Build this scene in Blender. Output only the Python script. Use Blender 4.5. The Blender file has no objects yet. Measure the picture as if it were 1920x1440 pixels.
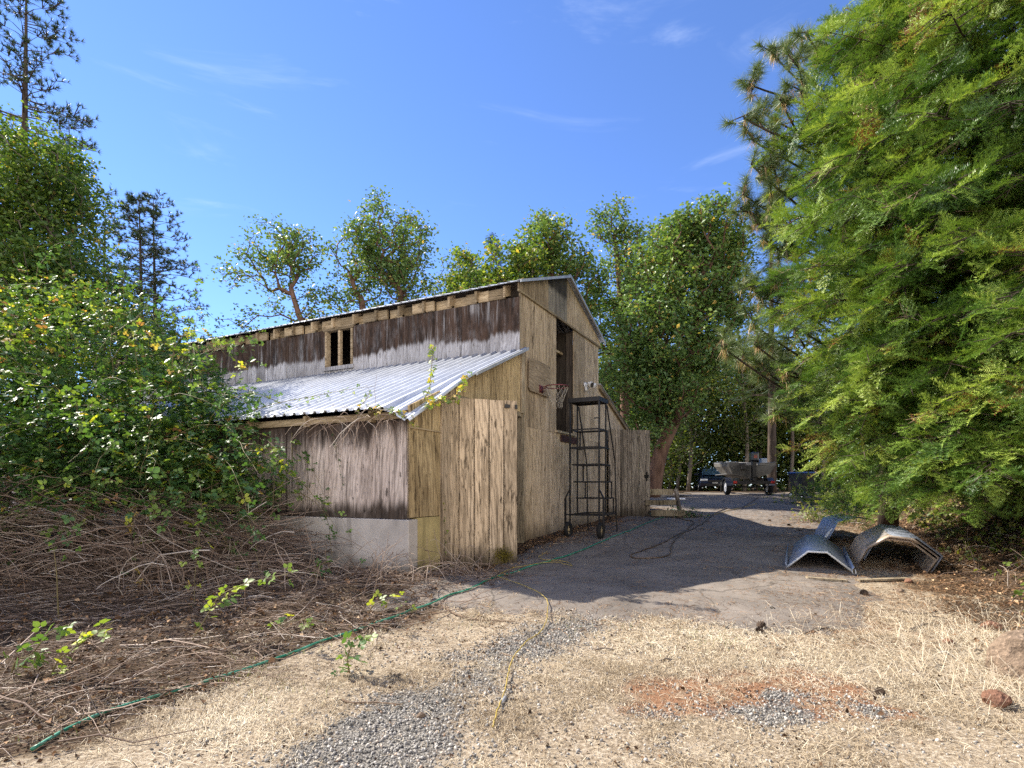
import bpy, math, random
import numpy as np
from mathutils import Vector, Matrix

random.seed(7)
RNG = np.random.default_rng(7)
scene = bpy.context.scene
COL = scene.collection
EYE = 1.15
F = 1047.0
HZ = 915.0
GX, GY = 0.4585, 0.8887          # along the gable wall (to the right and away)
C0 = (-1.327, 7.2)               # front corner of the lean-to

# ------------------------------------------------------------------ camera
cam_data = bpy.data.cameras.new("camera")
cam_data.sensor_width = 36.0
cam_data.lens = F / 1920 * 36
cam_data.shift_y = (HZ - 720) / 1920
cam_data.clip_end = 2000
cam = bpy.data.objects.new("camera", cam_data)
cam.location = (0, 0, EYE)
cam.rotation_euler = (math.radians(90), 0, 0)
COL.objects.link(cam)
scene.camera = cam

# ------------------------------------------------------------------ light
TO_SUN = Vector((-1.0, 0.53, 1.0)).normalized()
sun_d = bpy.data.lights.new("sun", 'SUN')
sun_d.energy = 4.9
sun_d.angle = math.radians(0.5)
sun_d.color = (1.0, 0.93, 0.80)
sun = bpy.data.objects.new("sun", sun_d)
sun.rotation_euler = (-TO_SUN).to_track_quat('-Z', 'Y').to_euler()
sun.location = (-30, 15, 30)
COL.objects.link(sun)

world = bpy.data.worlds.new("World")
scene.world = world
world.use_nodes = True
wt = world.node_tree
bg = wt.nodes["Background"]
sky = wt.nodes.new("ShaderNodeTexSky")
sky.sky_type = 'NISHITA'
sky.sun_disc = False
sky.sun_elevation = math.asin(TO_SUN.z)
sky.sun_rotation = math.atan2(TO_SUN.x, TO_SUN.y)
sky.altitude = 1500
sky.air_density = 1.0
sky.dust_density = 0.05
sky.ozone_density = 3.5
bg.inputs[1].default_value = 0.15

scene.view_settings.view_transform = 'Standard'
scene.view_settings.look = 'None'
scene.view_settings.gamma = 1
scene.view_settings.exposure = 1.27
scene.cycles.max_bounces = 6
scene.cycles.transparent_max_bounces = 4
scene.cycles.use_denoising = False

# ------------------------------------------------------------------ node helper
class NT:
    def __init__(s, mat):
        mat.use_nodes = True
        s.t = mat.node_tree
        s.t.nodes.clear()
        s.out = s.t.nodes.new("ShaderNodeOutputMaterial")
    def n(s, kind, ins=None, **props):
        nd = s.t.nodes.new("ShaderNode" + kind)
        for k, v in props.items():
            setattr(nd, k, v)
        for k, v in (ins or {}).items():
            if isinstance(v, bpy.types.NodeSocket):
                s.t.links.new(v, nd.inputs[k])
            elif v is not None:
                nd.inputs[k].default_value = v
        return nd
    def coord(s, which='Object'):
        return s.n("TexCoord").outputs[which]
    def attr(s, name):
        return s.n("Attribute", attribute_name=name).outputs['Fac']
    def acol(s, name):
        return s.n("Attribute", attribute_name=name).outputs['Color']
    def map(s, vec, scale=(1, 1, 1), loc=(0, 0, 0)):
        return s.n("Mapping", {'Vector': vec, 'Scale': scale, 'Location': loc}).outputs[0]
    def vadd(s, a, b):
        return s.n("VectorMath", {0: a, 1: b}, operation='ADD').outputs[0]
    def noise(s, vec, scale=5, detail=4, rough=.55, dist=0):
        return s.n("TexNoise", {'Vector': vec, 'Scale': scale, 'Detail': detail, 'Roughness': rough, 'Distortion': dist}).outputs[0]
    def voro(s, vec, scale=5, out=0, **p):
        return s.n("TexVoronoi", {'Vector': vec, 'Scale': scale}, **p).outputs[out]
    def ramp(s, fac, stops, interp='LINEAR'):
        nd = s.n("ValToRGB", {'Fac': fac})
        cr = nd.color_ramp
        cr.interpolation = interp
        while len(cr.elements) < len(stops):
            cr.elements.new(0.5)
        for e, (p, c) in zip(cr.elements, stops):
            e.position = p
            e.color = (c, c, c, 1) if isinstance(c, (int, float)) else (*c, 1)
        return nd.outputs[0]
    def mix(s, fac, a, b, blend='MIX'):
        nd = s.n("MixRGB", blend_type=blend)
        for k, v in ((0, fac), (1, a), (2, b)):
            if isinstance(v, bpy.types.NodeSocket):
                s.t.links.new(v, nd.inputs[k])
            elif isinstance(v, (int, float)):
                nd.inputs[k].default_value = v if k == 0 else (v, v, v, 1)
            else:
                nd.inputs[k].default_value = (*v, 1)
        return nd.outputs[0]
    def m(s, op, a, b=None, c=None, clamp=False):
        return s.n("Math", {0: a, 1: b, 2: c}, operation=op, use_clamp=clamp).outputs[0]
    def sstep(s, v, lo, hi):
        return s.n("MapRange", {'Value': v, 'From Min': lo, 'From Max': hi}, interpolation_type='SMOOTHSTEP').outputs[0]
    def sep(s, vec):
        return s.n("SeparateXYZ", {0: vec}).outputs
    def bump(s, h, strength=.5, dist=.01):
        return s.n("Bump", {'Height': h, 'Strength': strength, 'Distance': dist}).outputs[0]
    def principled(s, col, rough=.8, normal=None, metal=0, spec=.3):
        nd = s.n("BsdfPrincipled", {'Roughness': rough, 'Metallic': metal, 'Specular IOR Level': spec})
        if isinstance(col, bpy.types.NodeSocket):
            s.t.links.new(col, nd.inputs['Base Color'])
        else:
            nd.inputs['Base Color'].default_value = (*col, 1)
        if normal is not None:
            s.t.links.new(normal, nd.inputs['Normal'])
        return nd.outputs[0]
    def finish(s, sh):
        s.t.links.new(sh, s.out.inputs[0])

def new_mat(name):
    m = bpy.data.materials.new(name)
    return m, NT(m)

# deep blue sky; a faint wisp of cirrus in front, unseen cumulus added behind the viewer to fill the shaded gable
def build_sky():
    t = wt; L = t.links.new
    def nd(kind, **kw):
        n = t.nodes.new("ShaderNode" + kind)
        for k, v in kw.items(): setattr(n, k, v)
        return n
    def mr(sock, a, b, c=0, d=1):
        n = nd("MapRange", interpolation_type='SMOOTHSTEP'); L(sock, n.inputs['Value'])
        for k, v in zip(('From Min', 'From Max', 'To Min', 'To Max'), (a, b, c, d)): n.inputs[k].default_value = v
        return n.outputs[0]
    def mul(x, y):
        n = nd("Math", operation='MULTIPLY'); L(x, n.inputs[0]); L(y, n.inputs[1]); return n.outputs[0]
    tc = nd("TexCoord"); sep = nd("SeparateXYZ"); L(tc.outputs['Generated'], sep.inputs[0])
    x, y, z = sep.outputs
    tint = nd("MixRGB", blend_type='MULTIPLY'); tint.inputs[0].default_value = 1; tint.inputs[2].default_value = (.54, .62, .80, 1); L(sky.outputs[0], tint.inputs[1])
    mp = nd("Mapping"); mp.inputs['Scale'].default_value = (1, 1, 5); L(tc.outputs['Generated'], mp.inputs['Vector'])
    n1 = nd("TexNoise"); L(mp.outputs[0], n1.inputs['Vector'])
    for k, v in (('Scale', 2.6), ('Detail', 7), ('Roughness', .6), ('Distortion', .6)): n1.inputs[k].default_value = v
    cir = mr(n1.outputs[0], .55, .85, 0, .40)
    m1 = nd("MixRGB"); m1.inputs[2].default_value = (3.6, 4.0, 4.6, 1); L(cir, m1.inputs[0]); L(tint.outputs[0], m1.inputs[1])
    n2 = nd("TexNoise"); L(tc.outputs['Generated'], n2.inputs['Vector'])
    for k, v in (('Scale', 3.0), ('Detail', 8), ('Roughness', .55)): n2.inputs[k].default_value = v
    fill_cum = mul(mul(mr(n2.outputs[0], .40, .52), mr(y, .05, -.25)), mul(mr(z, .02, .10), mr(z, .62, .42)))
    m2 = nd("MixRGB"); m2.inputs[2].default_value = (10.4, 9.7, 8.6, 1); L(fill_cum, m2.inputs[0]); L(m1.outputs[0], m2.inputs[1])
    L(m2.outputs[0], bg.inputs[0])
build_sky()

# ------------------------------------------------------------------ numpy noise
def _hash(ix, iy, seed):
    h = (ix.astype(np.int64) * 374761393 + iy.astype(np.int64) * 668265263 + seed * 974711) & 0x7fffffff
    h = ((h ^ (h >> 13)) * 1274126177) & 0x7fffffff
    return ((h ^ (h >> 16)) & 0xffff) / 65535.0

def vnoise(x, y, seed=0):
    x = np.asarray(x, float); y = np.asarray(y, float)
    ix = np.floor(x); iy = np.floor(y)
    fx = x - ix; fy = y - iy
    fx = fx * fx * (3 - 2 * fx); fy = fy * fy * (3 - 2 * fy)
    a = _hash(ix, iy, seed); b = _hash(ix + 1, iy, seed)
    c = _hash(ix, iy + 1, seed); d = _hash(ix + 1, iy + 1, seed)
    return (a * (1 - fx) + b * fx) * (1 - fy) + (c * (1 - fx) + d * fx) * fy

def fbm(x, y, seed=0, oct=4):
    s = 0; a = .5; t = 0
    for k in range(oct):
        s = s + a * vnoise(np.asarray(x) * 2 ** k, np.asarray(y) * 2 ** k, seed + k); t += a; a *= .5
    return s / t

def smooth(v, lo, hi):
    t = np.clip((np.asarray(v, float) - lo) / (hi - lo), 0, 1)
    return t * t * (3 - 2 * t)

# ------------------------------------------------------------------ terrain
def barn_t(X, Y): return (X - C0[0]) * GX + (Y - C0[1]) * GY
def barn_n(X, Y): return (X - C0[0]) * GY - (Y - C0[1]) * GX      # out of the gable wall
def bank_d(X, Y): return (X - 5.15) * GY - (Y - 5.5) * GX

def gz(X, Y):
    X = np.asarray(X, float); Y = np.asarray(Y, float)
    z = np.interp(Y, [-60, 3.2, 5.0, 6.2, 7, 8.5, 10.4, 12, 15, 22, 35, 80, 500],
                  [-.34, -.27, -.17, -.08, -.05, .0, .2, .28, .4, .85, .97, 1.15, 1.4])
    z = z + .10 * smooth(-barn_t(X, Y), -1.2, .2) * smooth(Y, 5.6, 7)
    z = z + 1.7 * smooth(bank_d(X, Y), -.15, 2.9) * (.8 + .4 * fbm(X * .8, Y * .8, 5, 2))
    z = z + .25 * smooth(-X, 3, 9) * smooth(Y, 4, 9)
    z = z + (fbm(X * 1.1, Y * 1.1, 11, 3) - .5) * .07 + (fbm(X * 6, Y * 6, 3, 2) - .5) * .018
    return z

def gpt(X, Y, dz=0.0):
    return Vector((X, Y, float(gz(X, Y)) + dz))

def pg(px, py, dz=0.0):
    """where the line of sight through a photograph pixel meets the ground"""
    dx = (px - 960) / F; dy = (HZ - py) / F
    d = np.linspace(1.5, 60, 6000)
    below = (EYE + dy * d) < gz(dx * d, d) + dz
    k = int(np.argmax(below)) if below.any() else len(d) - 1
    return Vector((dx * d[k], d[k], float(gz(dx * d[k], d[k])) + dz))

def pz(px, py, depth):
    return Vector(((px - 960) / F * depth, depth, EYE + (HZ - py) / F * depth))

# ------------------------------------------------------------------ object helpers
def tag(o, label=None, cat=None, group=None, kind=None):
    if label: o["label"] = label
    if cat: o["category"] = cat
    if group: o["group"] = group
    if kind: o["kind"] = kind
    return o

def empty(name, loc=(0, 0, 0), rz=0.0, label=None, cat=None, group=None):
    o = bpy.data.objects.new(name, None)
    o.location = loc; o.rotation_euler = (0, 0, rz)
    o.empty_display_size = .2
    COL.objects.link(o)
    return tag(o, label, cat, group)

def npmesh(name, V, faces, mat, parent=None, tone=None, smooth_=False, loc=None, rgba=None, mats=None, midx=None):
    """one mesh object from numpy arrays; faces: list of (n,k) int arrays"""
    me = bpy.data.meshes.new(name)
    V = np.ascontiguousarray(V, dtype=np.float32)
    me.vertices.add(len(V)); me.vertices.foreach_set("co", V.ravel())
    faces = [np.asarray(f, dtype=np.int32) for f in faces if len(f)]
    nl = sum(f.size for f in faces); npoly = sum(len(f) for f in faces)
    me.loops.add(nl); me.polygons.add(npoly)
    me.loops.foreach_set("vertex_index", np.concatenate([f.ravel() for f in faces]))
    tot = np.concatenate([np.full(len(f), f.shape[1], np.int32) for f in faces])
    st = np.concatenate([[0], np.cumsum(tot)[:-1]]).astype(np.int32)
    me.polygons.foreach_set("loop_start", st)
    try:
        me.polygons.foreach_set("loop_total", tot)
    except Exception:
        pass
    if midx is not None:
        me.polygons.foreach_set("material_index", np.asarray(midx, np.int32))
    me.update(calc_edges=True)
    if tone is not None:
        a = me.attributes.new("tone", 'FLOAT', 'POINT')
        a.data.foreach_set("value", np.ascontiguousarray(tone, dtype=np.float32))
    if rgba is not None:
        a = me.attributes.new("zones", 'FLOAT_COLOR', 'POINT')
        a.data.foreach_set("color", np.ascontiguousarray(rgba, dtype=np.float32).ravel())
    if smooth_:
        me.polygons.foreach_set("use_smooth", np.ones(npoly, dtype=bool))
    for mm in (mats or [mat]):
        me.materials.append(mm)
    o = bpy.data.objects.new(name, me)
    COL.objects.link(o)
    if parent: o.parent = parent
    if loc is not None: o.location = loc
    return o

class MB:
    """collects simple shapes, built as one mesh"""
    def __init__(s): s.v = []; s.f = []; s.t = []
    def add(s, vs, fs, tone=.5):
        b = len(s.v)
        s.v += [tuple(map(float, p)) for p in vs]; s.f += [tuple(b + i for i in f) for f in fs]; s.t += [tone] * len(vs)
        return s
    def box(s, x0, x1, y0, y1, z0, z1, tone=.5):
        return s.add([(x0, y0, z0), (x1, y0, z0), (x1, y1, z0), (x0, y1, z0), (x0, y0, z1), (x1, y0, z1), (x1, y1, z1), (x0, y1, z1)],
                     [(0, 3, 2, 1), (4, 5, 6, 7), (0, 1, 5, 4), (1, 2, 6, 5), (2, 3, 7, 6), (3, 0, 4, 7)], tone)
    def prism(s, poly, axis, a, b, tone=.5):
        """poly in the two other axes, extruded along axis from a to b"""
        n = len(poly)
        def mk(p, w):
            return {'x': (w, p[0], p[1]), 'y': (p[0], w, p[1]), 'z': (p[0], p[1], w)}[axis]
        vs = [mk(p, a) for p in poly] + [mk(p, b) for p in poly]
        fs = [tuple(range(n))[::-1], tuple(range(n, 2 * n))] + [(i, (i + 1) % n, n + (i + 1) % n, n + i) for i in range(n)]
        return s.add(vs, fs, tone)
    def bar(s, p, q, w, h=None, tone=.5, up=(0, 0, 1)):
        p = Vector(p); q = Vector(q); h = h or w
        d = (q - p).normalized(); u = Vector(up)
        if abs(d.dot(u)) > .98: u = Vector((1, 0, 0))
        a = d.cross(u).normalized(); b = a.cross(d).normalized()
        vs = []
        for c in (p, q):
            for i, j in ((-1, -1), (1, -1), (1, 1), (-1, 1)):
                vs.append(c + a * (i * w / 2) + b * (j * h / 2))
        return s.add(vs, [(0, 1, 2, 3), (7, 6, 5, 4), (0, 4, 5, 1), (1, 5, 6, 2), (2, 6, 7, 3), (3, 7, 4, 0)], tone)
    def tube(s, pts, r, n=8, tone=.5, caps=True):
        pts = [Vector(p) for p in pts]
        rs = r if isinstance(r, (list, tuple, np.ndarray)) else [r] * len(pts)
        b0 = len(s.v); a = None
        for i, p in enumerate(pts):
            d = (pts[min(i + 1, len(pts) - 1)] - pts[max(i - 1, 0)])
            d = d.normalized() if d.length > 1e-9 else Vector((0, 0, 1))
            if a is None:
                a = d.cross(Vector((0, 0, 1)) if abs(d.z) < .9 else Vector((1, 0, 0))).normalized()
            else:
                a = (a - d * a.dot(d)).normalized()
            b = d.cross(a)
            for k in range(n):
                t = 2 * math.pi * k / n
                s.v.append(tuple(p + (a * math.cos(t) + b * math.sin(t)) * rs[i])); s.t.append(tone)
        for i in range(len(pts) - 1):
            for k in range(n):
                s.f.append((b0 + i * n + k, b0 + i * n + (k + 1) % n, b0 + (i + 1) * n + (k + 1) % n, b0 + (i + 1) * n + k))
        if caps:
            s.f.append(tuple(b0 + k for k in range(n))[::-1]); e = b0 + (len(pts) - 1) * n
            s.f.append(tuple(e + k for k in range(n)))
        return s
    def disc(s, c, axis, r, h, n=20, tone=.5):
        c = Vector(c); ax = Vector(axis).normalized()
        return s.tube([c - ax * h / 2, c + ax * h / 2], r, n, tone)
    def build(s, name, mat, parent=None, smooth_=False, bevel=0):
        me = bpy.data.meshes.new(name)
        me.from_pydata(s.v, [], s.f); me.update()
        a = me.attributes.new("tone", 'FLOAT', 'POINT'); a.data.foreach_set("value", np.array(s.t, np.float32))
        if smooth_:
            me.polygons.foreach_set("use_smooth", np.ones(len(me.polygons), bool))
        me.materials.append(mat)
        o = bpy.data.objects.new(name, me); COL.objects.link(o)
        if parent: o.parent = parent
        if bevel:
            bv = o.modifiers.new("bevel", 'BEVEL'); bv.width = bevel; bv.segments = 2; bv.limit_method = 'ANGLE'
        return o

def catmull(pts, per=8):
    pts = [Vector(p) for p in pts]
    P = [pts[0] * 2 - pts[1]] + pts + [pts[-1] * 2 - pts[-2]]
    out = []
    for i in range(1, len(P) - 2):
        p0, p1, p2, p3 = P[i - 1], P[i], P[i + 1], P[i + 2]
        for k in range(per):
            t = k / per
            out.append(.5 * ((2 * p1) + (p2 - p0) * t + (2 * p0 - 5 * p1 + 4 * p2 - p3) * t * t + (3 * p1 - p0 - 3 * p2 + p3) * t ** 3))
    out.append(pts[-1])
    return out

def unit(a):
    return a / (np.linalg.norm(a, axis=-1, keepdims=True) + 1e-9)

def frames(d, up):
    """rotation matrices whose columns are side, d (local y), normal (local z)"""
    d = unit(d); s = unit(np.cross(d, up)); n = np.cross(s, d)
    return np.stack([s, d, n], axis=-1)

def scatter(tv, tf, R, T, S, tone):
    """copies of a small template; returns V, [F], tone"""
    tv = np.asarray(tv, float); n = len(T); k = len(tv)
    S = np.asarray(S, float)
    if S.ndim == 1: S = S[:, None]
    V = np.einsum('nij,nkj->nki', R, tv[None] * S[:, None, :]) + T[:, None, :]
    out = []
    for f in tf:
        f = np.asarray(f)
        out.append((f[None] + (np.arange(n) * k)[:, None, None]).reshape(-1, f.shape[1]))
    return V.reshape(-1, 3), out, np.repeat(tone, k)

def merge(parts):
    Vs = []; Fs = {}; Ts = []; b = 0
    for V, fl, t in parts:
        for f in fl:
            if len(f): Fs.setdefault(f.shape[1], []).append(f + b)
        Vs.append(V); Ts.append(t); b += len(V)
    return np.concatenate(Vs), [np.concatenate(x) for x in Fs.values()], np.concatenate(Ts)

def frusta(P0, P1, r0, r1, n=5, tone=None):
    P0 = np.asarray(P0, float); P1 = np.asarray(P1, float)
    d = unit(P1 - P0)
    ref = np.where(np.abs(d[:, 2:3]) < .9, np.array([[0, 0, 1.]]), np.array([[1., 0, 0]]))
    a = unit(np.cross(d, ref)); b = np.cross(d, a)
    th = np.arange(n) * 2 * np.pi / n
    c = np.cos(th)[None, :, None] * a[:, None] + np.sin(th)[None, :, None] * b[:, None]
    A = P0[:, None] + c * np.asarray(r0)[:, None, None]; B = P1[:, None] + c * np.asarray(r1)[:, None, None]
    V = np.concatenate([A, B], 1).reshape(-1, 3)
    k = np.arange(n); q = np.stack([k, (k + 1) % n, n + (k + 1) % n, n + k], -1)
    Fq = (q[None] + (np.arange(len(P0)) * 2 * n)[:, None, None]).reshape(-1, 4)
    t = np.full(len(V), .5) if tone is None else np.repeat(tone, 2 * n)
    return V, [Fq], t

# ------------------------------------------------------------------ materials
def simple_mat(name, col, rough=.6, metal=0, spec=.4, var=.25, scale=6, bump=0):
    m, t = new_mat(name)
    co = t.coord()
    nz = t.noise(co, scale, 5)
    dark = tuple(c * (1 - var) for c in col); lite = tuple(min(1, c * (1 + var)) for c in col)
    c = t.ramp(nz, [(.3, dark), (.7, lite)])
    nrm = t.bump(t.noise(co, scale * 6, 4), bump, .005) if bump else None
    t.finish(t.principled(c, rough, nrm, metal, spec))
    return m

def wood_mat(name, lite, mid, dark, grain=1.0, streak=.5, knots=True, stains=(), axis='z', tone_amt=.35, bump=.6, worn=0.0):
    """weathered boards: grain runs along an axis, every sheet takes its own shift from tone"""
    m, t = new_mat(name)
    co = t.coord(); tn = t.attr("tone")
    sh = t.n("CombineXYZ", {0: t.m('MULTIPLY', tn, 13.7), 1: t.m('MULTIPLY', tn, 7.3), 2: t.m('MULTIPLY', tn, 29.1)}).outputs[0]
    v = t.vadd(co, sh)
    def st(a, b):
        return {'z': (a, a, b), 'x': (b, a, a), 'y': (a, b, a)}[axis]
    n1 = t.noise(t.map(v, st(7, .55)), 1, 5, .6, .8)
    n2 = t.noise(t.map(v, st(55, 1.6)), 1, 4, .65)
    n3 = t.noise(t.map(v, st(2.2, .8)), 1, 3, .5)
    rings = t.n("TexWave", {'Vector': t.map(v, st(1.0, .16)), 'Scale': 9.0, 'Distortion': 9.0, 'Detail': 3.0, 'Detail Scale': 1.2, 'Detail Roughness': .6}, wave_type='BANDS', bands_direction='DIAGONAL').outputs['Fac']
    c = t.mix(t.sstep(n1, .3, .7), mid, lite)
    c = t.mix(t.m('MULTIPLY', t.sstep(rings, .55, .95), .35 * grain), c, dark)
    c = t.mix(t.m('MULTIPLY', t.sstep(n2, .50, .68), .75 * grain), c, dark)
    # weather streaks
    s1 = t.noise(t.map(v, st(16, .42)), 1, 4, .6, .3)
    c = t.mix(t.m('MULTIPLY', t.sstep(s1, .52, .70), streak), c, tuple(x * .5 for x in dark))
    if knots:
        kv = t.map(v, st(5.5, 1.6))
        kn = t.voro(t.vadd(kv, t.mix(.25, (0, 0, 0), t.n("TexNoise", {'Vector': v, 'Scale': 14.0}).outputs['Color'])), 1.0)
        c = t.mix(t.m('MULTIPLY', t.sstep(kn, .13, .06), .85), c, tuple(x * .3 for x in dark))
    c = t.mix(t.m('MULTIPLY', t.sstep(n3, .35, .75), .35), c, mid)
    b1 = t.noise(t.map(v, st(1.7, .75)), 1, 5, .7, .6)
    c = t.mix(t.m('MULTIPLY', t.sstep(b1, .48, .66), .55), c, tuple(a_ * .55 + b_ * .25 for a_, b_ in zip(dark, mid)))
    b2 = t.noise(t.map(v, st(26, 3.2)), 1, 5, .75, .2)
    c = t.mix(t.m('MULTIPLY', t.m('MULTIPLY', t.sstep(b2, .52, .64), t.sstep(n3, .36, .58)), .9), c, tuple(x * .45 for x in dark))
    pv = t.voro(t.vadd(t.map(v, st(13, 6)), t.mix(.5, (0, 0, 0), t.n("TexNoise", {'Vector': v, 'Scale': 30.0}).outputs['Color'])), 1.0)
    c = t.mix(t.m('MULTIPLY', t.sstep(pv, .16, .07), .7), c, tuple(x * .35 for x in dark))
    # sheet to sheet difference
    br = t.m('ADD', t.m('MULTIPLY', t.n("TexWhiteNoise", {'W': t.m('MULTIPLY', tn, 91.7)}, noise_dimensions='1D').outputs[0], tone_amt * 2), 1 - tone_amt)
    c = t.mix(1.0, c, t.n("CombineXYZ", {0: br, 1: br, 2: br}).outputs[0], 'MULTIPLY')
    x, y, z = t.sep(co)[0:3]
    for (ax, a, b, amp, col, strength) in stains:
        w = {'x': x, 'y': y, 'z': z}[ax]
        jag = t.noise(t.map(v, (9, 9, .6)), 1, 5, .7)
        low = t.noise(t.map(co, (.9, .9, .2)), 1, 3, .5)
        w2 = t.m('ADD', w, t.m('MULTIPLY', t.m('SUBTRACT', jag, .5), amp))
        w2 = t.m('ADD', w2, t.m('MULTIPLY', t.m('SUBTRACT', low, .5), amp))
        w2 = t.m('ADD', w2, t.m('MULTIPLY', t.m('SUBTRACT', t.n("TexWhiteNoise", {'W': t.m('MULTIPLY', tn, 37.3)}, noise_dimensions='1D').outputs[0], .5), amp * .45))
        mk = t.sstep(w2, a, b)
        mot = t.sstep(t.noise(t.map(v, (6, 6, 2.5)), 1, 6, .75), .30, .52)
        mk = t.m('MULTIPLY', mk, t.m('ADD', .80, t.m('MULTIPLY', mot, .20)))
        cv = t.sstep(t.noise(t.map(v, (7, 7, 1.1)), 1, 6, .75, .3), .36, .64)
        c = t.mix(t.m('MULTIPLY', mk, strength), c, t.mix(cv, tuple(q * .35 for q in col), tuple(q * 1.45 for q in col)))
    if worn:
        wn = t.noise(t.map(v, (13, 13, .7)), 1, 5, .7, .3); wl = t.noise(t.map(v, (1.1, 1.1, .9)), 1, 3, .6)
        c = t.mix(t.m('MULTIPLY', t.m('MULTIPLY', t.sstep(wn, .48, .68), t.sstep(wl, .42, .60)), worn), c, mid)
    h = t.m('ADD', t.m('MULTIPLY', n2, .7), n1)
    t.finish(t.principled(c, .88, t.bump(h, bump, .012), 0, .15))
    return m

M = {}
TAN = (.68, .535, .375); TANM = (.52, .395, .26); TAND = (.17, .115, .065)
M['siding'] = wood_mat("weathered tan plywood", TAN, TANM, TAND, 1.0, .55,
    stains=[('z', .62, .12, .35, (.10, .07, .04), .8)])
M['gable'] = wood_mat("weathered gable plywood", (.68, .525, .35), (.50, .375, .235), TAND, 1.0, .75, stains=[('z', 5.15, 5.55, .5, (.06, .05, .035), .55)])
M['shed_gable'] = wood_mat("yellowed plywood", (.70, .53, .30), (.55, .40, .21), (.15, .095, .05), 1.1, .8)
M['plank'] = wood_mat("rough door planks", (.70, .545, .385), (.54, .41, .275), (.14, .10, .065), 1.2, .85,
    stains=[('z', .42, .02, .55, (.035, .028, .02), .92)], tone_amt=.30)
M['grey_plank'] = wood_mat("greyed door planks", (.50, .42, .335), (.35, .285, .225), (.075, .06, .05), 1.2, .8,
    stains=[('z', .75, .45, .3, (.05, .04, .03), .8)], tone_amt=.25)
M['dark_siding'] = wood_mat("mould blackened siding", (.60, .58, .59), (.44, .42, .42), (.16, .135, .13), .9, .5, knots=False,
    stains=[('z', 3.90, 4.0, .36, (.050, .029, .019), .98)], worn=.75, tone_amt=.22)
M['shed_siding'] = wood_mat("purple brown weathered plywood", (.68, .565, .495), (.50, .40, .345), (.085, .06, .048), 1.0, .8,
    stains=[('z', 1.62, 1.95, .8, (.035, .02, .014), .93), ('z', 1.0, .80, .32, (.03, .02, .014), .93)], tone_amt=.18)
M['lumber'] = wood_mat("raw framing lumber", (.50, .385, .25), (.35, .26, .16), (.15, .095, .045), .8, .5, knots=False, axis='y', tone_amt=.5)
M['trim'] = wood_mat("trim board", (.42, .33, .21), (.32, .24, .145), (.14, .10, .06), .8, .5, knots=False, axis='x', tone_amt=.2)
M['post'] = wood_mat("post board", (.54, .44, .31), (.40, .32, .21), (.10, .075, .05), 1.0, .7, knots=False, tone_amt=.3)
M['dark_wood'] = wood_mat("dark old timber", (.10, .08, .062), (.065, .05, .04), (.03, .022, .018), 1, .6, knots=False)

def concrete_mat(name, base, moss):
    m, t = new_mat(name)
    co = t.coord()
    n1 = t.noise(co, 2.2, 6, .6); n2 = t.noise(co, 30, 5, .6)
    st = t.noise(t.map(co, (5, 5, .5)), 1, 4, .6)
    c = t.mix(t.sstep(n1, .3, .7), tuple(x * .72 for x in base), base)
    c = t.mix(t.m('MULTIPLY', t.sstep(st, .5, .72), .55), c, tuple(x * .4 for x in base))
    c = t.mix(t.m('MULTIPLY', t.sstep(n2, .62, .75), .4), c, tuple(x * .45 for x in base))
    z = t.sep(co)[2]
    c = t.mix(t.m('MULTIPLY', t.sstep(t.m('ADD', z, t.m('MULTIPLY', n1, .4)), .55, .15), .7), c, moss)
    t.finish(t.principled(c, .9, t.bump(t.m('ADD', n2, n1), .5, .012), 0, .2))
    return m
M['concrete'] = concrete_mat("old grey concrete", (.50, .45, .41), (.10, .09, .06))
M['concrete_yellow'] = concrete_mat("algae yellowed concrete", (.50, .40, .19), (.13, .11, .045))

def metal_roof_mat(name, col):
    m, t = new_mat(name)
    co = t.coord()
    n1 = t.noise(t.map(co, (.6, 6, 1)), 2, 5, .6); n2 = t.noise(co, 9, 5)
    c = t.mix(t.sstep(n1, .3, .75), tuple(x * .78 for x in col), col)
    c = t.mix(t.m('MULTIPLY', t.sstep(n2, .64, .74), .4), c, (.28, .2, .13))
    t.finish(t.principled(c, t.ramp(n2, [(.3, .38), (.7, .55)]), None, .25, .5))
    return m
M['roof_metal'] = metal_roof_mat("galvanised corrugated roofing", (.56, .59, .66))
M['roof_trim'] = simple_mat("pale metal trim", (.42, .42, .41), .5, .4, .5, .2)
M['black_metal'] = simple_mat("black painted steel", (.018, .016, .016), .45, .3, .4, .4, 20)
M['rubber'] = simple_mat("tyre rubber", (.014, .013, .013), .8, 0, .3, .3, 14)
M['rim_rust'] = simple_mat("tan wheel rim", (.42, .33, .2), .55, .3)
M['rim_white'] = simple_mat("pale wheel rim", (.62, .62, .65), .4, .3)
M['hoop'] = simple_mat("faded red hoop", (.17, .045, .05), .5, .3)
M['net'] = simple_mat("off white net cord", (.40, .36, .30), .9)
M['lamp_white'] = simple_mat("white lamp housing", (.8, .8, .8), .4)
M['glass_dark'] = simple_mat("dark glass", (.02, .03, .04), .06, 0, .8, .2)
# ================================================================== GROUND
def axis_pts(lo, hi, step, far):
    mid = np.arange(lo, hi + 1e-6, step)
    g = step; out = []; p = hi
    while p < far:
        g *= 1.35; p += g; out.append(p)
    g = step; inn = []; p = lo
    while p > -far:
        g *= 1.35; p -= g; inn.append(p)
    return np.concatenate([np.array(inn[::-1]), mid, np.array(out)])

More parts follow.
